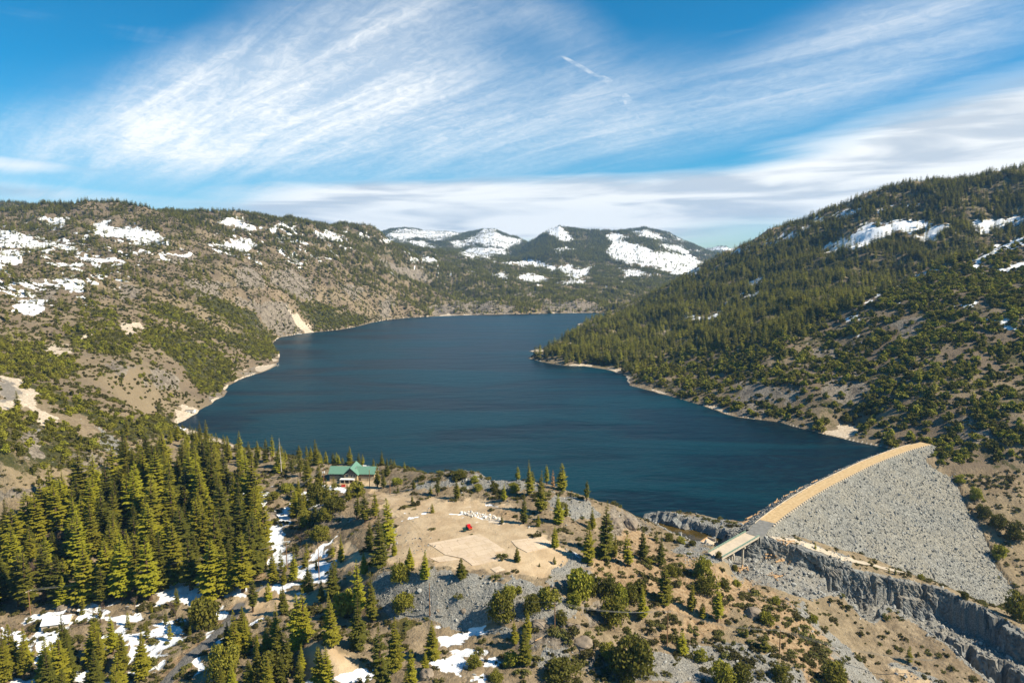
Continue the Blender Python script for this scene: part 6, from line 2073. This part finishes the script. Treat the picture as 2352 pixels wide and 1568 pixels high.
# --- smaller buildings
def hut(name, label, cat, u, v, L, Wd, H, roof_h, wall, roofm, rz=0.0, along='x', door=True, overhang=.35):
    g = G(u, v)
    t_ = thing(name, label, cat, (g[0], g[1] + Wd / 2, g[2] - .25), rz)
    bb = MB().box(0, 0, H / 2, L, Wd, H)
    if roof_h > 0:
        if along == 'x':
            for s_ in (-1, 1):
                bb.add([(s_ * L / 2, -Wd / 2, H), (s_ * L / 2, Wd / 2, H), (s_ * L / 2, 0, H + roof_h * .93)], [(0, 1, 2)])
        else:
            for s_ in (-1, 1):
                bb.add([(-L / 2, s_ * Wd / 2, H), (L / 2, s_ * Wd / 2, H), (0, s_ * Wd / 2, H + roof_h * .93)], [(0, 1, 2)])
    bb.obj('wall', wall, t_)
    if roof_h > 0:
        o = overhang
        gable(-L / 2 - o, L / 2 + o, -Wd / 2 - o, Wd / 2 + o, H - .05, H + roof_h, along, .2).obj('roof', roofm, t_)
    else:
        MB().box(0, 0, H + .15, L + .6, Wd + .6, .3).obj('roof', roofm, t_)
    if door:
        MB().box(L * .18, -Wd / 2 - .04, 1.05, 1.0, .08, 2.1).obj('door', M['brown_wall'], t_)
        w_ = MB().box(-L * .22, -Wd / 2 - .04, 1.6, 1.1, .08, .9).obj('window', M['trim'], t_)
        MB().box(-L * .22, -Wd / 2 - .1, 1.6, .8, .06, .6).obj('pane', M['glass'], w_)
    return t_


hut('shore_hut', 'small white flat roofed hut at the lake edge on the left shore', 'hut', 436, 948, 8.2, 5, 3.6, 0, M['white'], M['trim'])
hut('cabin', 'snow roofed cabin half hidden by trees in the lower left corner', 'cabin', 122, 1444, 11, 7, 2.6, 2.2, M['trim'], M['snow'], R(14), 'x')
hut('shed', 'small rusty brown shed left of the green roofed house', 'shed', 741, 1103, 3.4, 3, 2.2, 0.8, M['rust_p'], M['brown_wall'], 0.1, 'x', False)
g = at_z(684, 767, 0.2)
dk = thing('boat_dock', 'little pale dock at the foot of the white rock slide', 'dock', tuple(map(float, g)))
MB().box(0, 0, .5, 16, 6, .5).obj('deck', M['white'], dk)
MB().box(-3, 0, 2.2, 6, 4, 2.8).box(-3, 0, 3.8, 7, 5, .4).obj('boathouse', M['trim'], dk)
pl_ = [at_z(628 + 3 * k, 840 + (k % 2) * 2, 0) for k in range(5)]
for k, p in enumerate(pl_):
    o = MB().tube((0, 0, -2), (0, 0, 3.2 + (k % 3) * .5), .42, .32, 7).obj('mooring_pile', M['grey_wood'])
    o.location = tuple(map(float, p))
    tag(o, 'pale timber pile standing in the water off the left shore point', 'pile', 'mooring piles')

# --- concrete slabs left from old buildings
m, t, bs = new_mat('old_slab')
pos = t.node('ShaderNodeTexCoord').outputs['Object']
n_ = t.noise(pos, 0.25, 5, .6); n2_ = t.noise(pos, 2.0, 4, .6)
wv = t.node('ShaderNodeTexBrick')
wv.offset = 0.35; wv.inputs['Scale'].default_value = 1.0; wv.inputs['Mortar Size'].default_value = .07; wv.inputs['Brick Width'].default_value = 8.5; wv.inputs['Row Height'].default_value = 5.2
mp = t.node('ShaderNodeMapping'); mp.inputs['Rotation'].default_value = (0, 0, R(-24)); t.put(mp.inputs[0], pos); t.put(wv.inputs['Vector'], mp.outputs[0])
wv.inputs['Color1'].default_value = (.57, .455, .33, 1); wv.inputs['Color2'].default_value = (.52, .41, .30, 1); wv.inputs['Mortar'].default_value = (.30, .21, .13, 1)
c = t.mix(t.math('MULTIPLY', t.ramp(n_, .46, .68), .55), wv.outputs['Color'], (.44, .33, .21, 1))
c = t.mix(t.math('MULTIPLY', t.ramp(n2_, .5, .7), .3), c, (.40, .30, .20, 1))
t.put(bs.inputs['Base Color'], c)
M['slab'] = m


def slab(pts, label, th=.18):
    w_ = []
    zs = []
    for u, v in pts:
        g_ = G(u, v); w_.append((g_[0], g_[1])); zs.append(g_[2])
    w_ = np.array(w_)
    o_ = w_.mean(0)
    # follow the ground: a fan of points on the slab plane fitted to the land
    bm_ = bmesh.new()
    bm_.faces.new([bm_.verts.new((x - o_[0], y - o_[1], 0)) for x, y in w_])
    ext = bmesh.ops.extrude_face_region(bm_, geom=bm_.faces[:])
    low_ = [q for q in ext['geom'] if isinstance(q, bmesh.types.BMVert)]
    for q in low_:
        q.co.z = -1
    bmesh.ops.triangulate(bm_, faces=bm_.faces[:])
    for _ in range(4):
        bmesh.ops.subdivide_edges(bm_, edges=[e_ for e_ in bm_.edges if e_.calc_length() > 2.5], cuts=1)
        bmesh.ops.triangulate(bm_, faces=bm_.faces[:])
    for q in bm_.verts:
        q.co.z = float(hgt(q.co.x + o_[0], q.co.y + o_[1])) + (.22 if q.co.z > -.01 else -.6)
    bmesh.ops.recalc_face_normals(bm_, faces=bm_.faces[:])
    me_ = bpy.data.meshes.new('concrete_slab'); bm_.to_mesh(me_); bm_.free(); me_.materials.append(M['slab'])
    o = link(bpy.data.objects.new('concrete_slab', me_))
    o.location = (o_[0], o_[1], 0)
    return tag(o, label, 'slab', 'old concrete slabs')


slab([(1158,1285),(1085,1299),(1062,1282),(1022,1274),(983,1248),(1102,1226),(1162,1264),(1136,1270)], 'largest pale concrete slab, cracked, in the middle of the dirt lot')
slab([(1186,1256),(1211,1269),(1256,1259),(1268,1250),(1249,1233),(1174,1242)], 'smaller cracked concrete slab beside the dense corner pine')
slab([(1127,1306),(1139,1315),(1161,1309),(1147,1300)], 'smallest square concrete slab above the talus')
slab([(986,1281),(1008,1291),(1058,1285),(1024,1276)], 'broken strip of slab at the left corner of the largest one')

# --- vehicles
def wheel(par, x, y, r, wd):
    t_ = MB().tube((x, y - wd / 2, r), (x, y + wd / 2, r), r, r, 16).obj('wheel', M['black'], par)
    MB().tube((x, y - wd / 2 - .02, r), (x, y + wd / 2 + .02, r), r * .5, r * .5, 12).obj('rim', M['steel'], t_)
    return t_


def bevelled(name, mbx, mat_, par, w_=.06):
    o = mbx.obj(name, mat_, par)
    md = o.modifiers.new('bevel', 'BEVEL'); md.width = w_; md.segments = 2
    return o


g = G(1077, 1214)
tr = thing('work_truck', 'bright red truck parked on the bare dirt lot', 'truck', (g[0], g[1], g[2] + .05), R(112))
bevelled('chassis', MB().box(0, 0, .75, 4.6, 1.7, .3), M['black'], tr)
cab = bevelled('cab', MB().add([(-.2, -.95, .9), (1.3, -.95, .9), (1.3, .95, .9), (-.2, .95, .9), (-.1, -.85, 2.25), (.95, -.85, 2.25), (.95, .85, 2.25), (-.1, .85, 2.25)], [(0, 3, 2, 1), (4, 5, 6, 7), (0, 1, 5, 4), (1, 2, 6, 5), (2, 3, 7, 6), (3, 0, 4, 7)]), M['red'], tr, .1)
MB().add([(1.31, -.8, 1.35), (1.31, .8, 1.35), (1.03, .78, 2.12), (1.03, -.78, 2.12)], [(0, 1, 2, 3)]).obj('windscreen', M['glass'], cab)
for s_ in (-1, 1):
    MB().box(.5, s_ * .93, 1.68, .9, .06, .5).obj('side_window', M['glass'], cab)
bevelled('hood', MB().box(1.95, 0, 1.1, 1.3, 1.8, .55), M['red'], tr, .12)
bevelled('cargo_bed', MB().box(-1.35, 0, 1.2, 2.3, 2.0, .12).box(-1.35, -.97, 1.45, 2.3, .08, .5).box(-1.35, .97, 1.45, 2.3, .08, .5).box(-2.48, 0, 1.45, .08, 2.0, .5), M['red'], tr, .03)
bevelled('bumper', MB().box(2.66, 0, .75, .2, 1.9, .35), M['orange_p'], tr, .04)
bevelled('tailgate', MB().box(-2.6, 0, .95, .12, 1.9, .35), M['orange_p'], tr, .04)
for s_ in (-.65, .65):
    MB().tube((2.6, s_, 1.1), (2.66, s_, 1.1), .14, .14, 10).obj('headlight', M['white'], tr)
for x in (1.75, -1.5):
    for y in (-.86, .86):
        wheel(tr, x, y, .48, .34)
g = G(1067, 1219.5)
uv = thing('utility_vehicle', 'small dark green open utility vehicle beside the red truck', 'utility vehicle', (g[0], g[1], g[2] + .05), R(100))
bevelled('body', MB().box(0, 0, .62, 2.5, 1.3, .35).box(.95, 0, .95, .65, 1.2, .35), M['dgreen'], uv)
bevelled('cargo_box', MB().box(-.95, 0, 1.0, .8, 1.3, .4), M['dgreen'], uv)
bevelled('seat', MB().box(-.25, 0, .95, .5, 1.1, .25).box(-.48, 0, 1.25, .12, 1.1, .55), M['black'], uv)
cg = MB()
for y in (-.6, .6):
    cg.tube((.6, y, 1.1), (.25, y, 1.9), .035).tube((-.5, y, .8), (-.45, y, 1.9), .035)
cg.obj('roll_cage', M['black'], uv)
bevelled('roof', MB().box(-.1, 0, 1.93, 1.0, 1.3, .07), M['dgreen'], uv, .03)
for x in (.85, -.85):
    for y in (-.6, .6):
        wheel(uv, x, y, .32, .26)
g = G(789, 1117)
db = thing('red_container', 'small red metal container at the edge of the house yard', 'container', (g[0], g[1], g[2]), .1)
MB().box(0, 0, .75, 2.2, 1.4, 1.3, 0, 1.1).obj('bin', M['red'], db)
MB().box(0, 0, 1.45, 2.5, 1.65, .12).obj('lid', M['rust_p'], db)

# --- power poles and their cables
def pole(u, vb, vt, label, arms=1, tr_=False, rz=0.5):
    g_ = G(u, vb)
    h = metres(g_, vb - vt)
    t_ = thing('power_pole', label, 'power pole', (g_[0], g_[1], g_[2] - .3), rz)
    MB().tube((0, 0, 0), (0, 0, h), .24, .16, 8).obj('post', M['pole_wood'], t_)
    for k in range(arms):
        ar = MB().box(0, 0, h - .5 - k * 1.2, 2.6, .14, .16).obj('crossarm', M['grey_wood'], t_)
        ins = MB()
        for x in (-1.15, 0, 1.15):
            ins.tube((x, 0, h - .42 - k * 1.2), (x, 0, h - .18 - k * 1.2), .07, .05, 6)
        ins.obj('insulator', M['white'], ar)
    if tr_:
        for x in (-.45, .45):
            MB().tube((x, 0, h - 3.4), (x, 0, h - 2.2), .32, .32, 10).obj('transformer', M['white'], t_)
    return (g_[0], g_[1], g_[2] + h - .45, rz)


PO = [pole(70,1411,1358,'power pole in the snow beside the cabin',1,False,1.1), pole(435,1337,1286,'power pole in front of the dense stand',1,False,1.1), pole(659,1301,1247,'power pole on the snowy track',2,False,.4),
      pole(733,1331,1252,'tall thin power pole on the snow patch',0), pole(744,1111,1074,'power pole with two white transformers beside the house',1,True,.2), pole(987,1414,1342,'bare pole at the foot of the grey talus',0,False,.3),
      pole(1274,1447,1386,'power pole on the rocky slope below the oak row',1,False,.2), pole(1532,1483,1408,'power pole on the open brown slope',1,False,.2), pole(1790,1501,1450,'power pole above the rubble at the lower right',1,False,.2),
      pole(849,1119,1078,'slim pole in front of the garage doors',0), pole(896,1134,1104,'pole beside the drive right of the house',1,False,.1)]


def cable(a, b_, sag, label, offs=(-1.15, 0, 1.15)):
    w_ = MB(); o_ = Vector(a[:3])
    for of in offs:
        last = None
        for k in range(15):
            f_ = k / 14
            p = [a[i] + (b_[i] - a[i]) * f_ for i in range(3)]
            p[0] += of * (math.cos(a[3]) * (1 - f_) + math.cos(b_[3]) * f_); p[1] += of * (math.sin(a[3]) * (1 - f_) + math.sin(b_[3]) * f_)
            p[2] += .3 - sag * 4 * f_ * (1 - f_)
            p = tuple(p[i] - o_[i] for i in range(3))
            if last:
                w_.tube(last, p, .055, .055, 3)
            last = p
    o = w_.obj('power_cable', M['wire']); o.location = o_
    return tag(o, label, 'cable', 'power cables')


cable(PO[0], PO[1], 2.0, 'power cable running past the dense stand to the cabin pole')
cable(PO[1], PO[2], 2.0, 'power cable from the stand to the pole on the snowy track')
cable(PO[5], PO[6], 2.6, 'power cable from the talus pole to the rocky slope pole', (0,))
cable(PO[6], PO[7], 2.2, 'power cable crossing above the oak row')
cable(PO[7], PO[8], 2.2, 'power cable over the stony slope at lower right')
far_p = G(2140, 1560) or (200, 300, -40)
cable(PO[8], (far_p[0], far_p[1], far_p[2] + 9, .2), 2.5, 'power cable leaving toward the lower right corner')
an = G(651, 1149)
cable(PO[4], (an[0], an[1], an[2] + 1.5, .2), .6, 'pale yellow double cable slanting down from the house pole', (-.5, .5))

# --- boulders
RB = random.Random(5)
WR = [rock_mesh(720 + k, M['white_rock']) for k in range(4)]
GRM = simple_mat('brown_boulder', (0.27, 0.22, 0.17), 0.95, 0.1, 0.4, 1.2, .6)
BRK = []
for k in range(3):
    me = bpy.data.meshes.new('boulder')
    bm = bmesh.new(); bmesh.ops.create_icosphere(bm, subdivisions=3, radius=.5)
    for v in bm.verts:
        c_ = v.co
        q = 1 + .22 * float(pnoise(np.array(c_.x * 3 + k * 7), np.array(c_.y * 3 + c_.z * 2.2), 5)) + .12 * float(pnoise(np.array(c_.x * 7 + k), np.array(c_.z * 7 + c_.y * 3), 6))
        v.co = c_ * q
    bm.to_mesh(me); bm.free(); me.materials.append(GRM)
    BRK.append(me)
for k in range(64):
    f_ = RB.random()
    u = 1058 + f_ * 92; v = 1177 + f_ * 14 + RB.uniform(-4.5, 4.5) * (0.5 + math.sin(f_ * 3.1))
    g_ = G(u, v)
    s_ = RB.uniform(.7, 2.1)
    o = bpy.data.objects.new('white_boulder', WR[k % 4]); COL.objects.link(o)
    o.location = (g_[0], g_[1], g_[2] + s_ * .22); o.scale = (s_, s_ * .9, s_ * .85); o.rotation_euler = (RB.uniform(0, 6), RB.uniform(0, 6), RB.uniform(0, 6))
    tag(o, 'white boulder in the long heap across the back of the dirt lot', 'boulder', 'white boulder heap')
for (u, v, w_, fl, lab) in [(1064,1405,13,.9,'upright brown boulder at the foot of the talus'),(1310,1440,16,.8,'left one of two round boulders below the oak row'),(1327,1443,15,.8,'right one of two round boulders below the oak row'),(1733,1415,36,.75,'largest dark domed boulder on the slope above the gorge'),
                            (140,1400,24,.65,'pale brown boulder beside the snow and the cabin'),(160,1402,14,.7,'smaller pale boulder right of the one by the cabin'),(1005,1404,9,.8,'brown boulder beside the bare talus pole'),(1400,1400,40,.7,'brown rock hump under the dark oak row'),
                            (1235,1440,34,.6,'brown rock hump left of the rocky slope pole'),(1340,1482,44,.45,'low brown outcrop below the round boulders'),(735,1178,34,.6,'brown crag on the rise left of the dirt lot'),(618,1195,34,.6,'dark crag beside the top of the snowy hollow'),
                            (1410,1207,32,.9,'pale jointed crag over the olive inlet, left'),(1450,1212,34,1.0,'pale jointed crag over the olive inlet, right'),(980,1556,30,.9,'dark rock wall at the bottom edge'),(1145,1084,24,.5,'craggy outcrop on the side of the knoll')]:
    g_ = G(u, v)
    s_ = metres(g_, w_)
    o = bpy.data.objects.new('boulder', BRK[int(u) % 3]); COL.objects.link(o)
    o.location = (g_[0], g_[1] + s_ * .2, g_[2] + s_ * .08 * fl); o.scale = (s_, s_ * .9, s_ * .9 * fl); o.rotation_euler = (0, 0, RB.uniform(0, 6.28))
    tag(o, lab, 'boulder', 'single boulders')

# --- driftwood
LG = []
for k in range(3):
    lgm = MB().tube((-.5, 0, 0), (.5, .02, 0), .042, .03, 7)
    me = bpy.data.meshes.new('log'); me.from_pydata(lgm.v, [], lgm.f); me.materials.append(M['log']); LG.append(me)
def log(p, L, rz, tilt, label, gp, th=1.0):
    o = bpy.data.objects.new('driftwood_log', LG[RB.randrange(3)]); COL.objects.link(o)
    o.location = p; o.scale = (L, L * th, L * th); o.rotation_euler = (0, tilt, rz)
    return tag(o, label, 'log', gp)
for k in range(34):
    f_ = RB.random() ** 1.3
    i = int(4 + f_ * (ns * .62)); q = -HALF - RB.uniform(9.5, 14.8)
    p = cl[i] + nrm[i] * q
    log((p[0], p[1], CREST_Z - (-HALF - q) / 1.5 + .6), RB.uniform(3.5, 9), math.atan2(tn[i, 1], tn[i, 0]) + RB.uniform(-.35, .35), RB.uniform(-.05, .05), 'orange brown driftwood log washed up along the dam waterline', 'driftwood along the dam', 1.4)
for (u, v, n__, lab, gp) in [(1702,1308,12,'sun bleached log jammed on the left side of the spillway rock','logs left of the spillway'),(1782,1322,10,'sun bleached log lying in the middle of the spillway rock','logs in the middle of the spillway'),
                             (1805,1288,10,'orange log in the pile under the far spillway wall','logs under the spillway wall'),(1765,1277,7,'pale log near the bridge end of the spillway','logs near the bridge'),(1800,1245,12,'dark log in the brush heap beside the bench track','logs of the brush heap')]:
    for k in range(n__):
        g_ = G(u + RB.uniform(-16, 16), v + RB.uniform(-5, 5))
        log((g_[0], g_[1], g_[2] + .35), RB.uniform(3, 7.5), RB.uniform(-.6, .6) + (0 if k % 3 else 1.2), RB.uniform(-.1, .1), lab, gp, 1.5)
log((lambda g_: (g_[0], g_[1], g_[2] + .3))(G(1242, 1466)), 6, .7, 0, 'bleached fallen trunk on the slope below the rocky pole', None, .9)

# --- track along the bench below the dam
m = simple_mat('bench_dust', (0.47, 0.40, 0.31), .95, .1, .2, .3)
bt = drape('bench_track', [(1762,1230),(1800,1238),(1835,1246),(1880,1261),(1925,1276),(1975,1291),(2030,1305),(2078,1316)], 4.6, m, .3); bt['kind'] = 'structure'
# ---------------------------------------------------------------- the air between: a thin even haze
hz_b = MB().box(0, 5500, 500, 32000, 16400, 1210)
haze = hz_b.obj('haze', [])
haze['kind'] = 'stuff'
m = bpy.data.materials.new('haze_air'); m.use_nodes = True
t = NT(m.node_tree); t.n.clear()
out = t.node('ShaderNodeOutputMaterial'); pv = t.node('ShaderNodeVolumePrincipled')
pv.inputs['Color'].default_value = (0.30, 0.58, 1.0, 1)
pv.inputs['Density'].default_value = 0.000044
pv.inputs['Anisotropy'].default_value = 0.0
t.l.new(pv.outputs[0], out.inputs['Volume'])
haze.data.materials.append(m)
m.cycles.homogeneous_volume = True
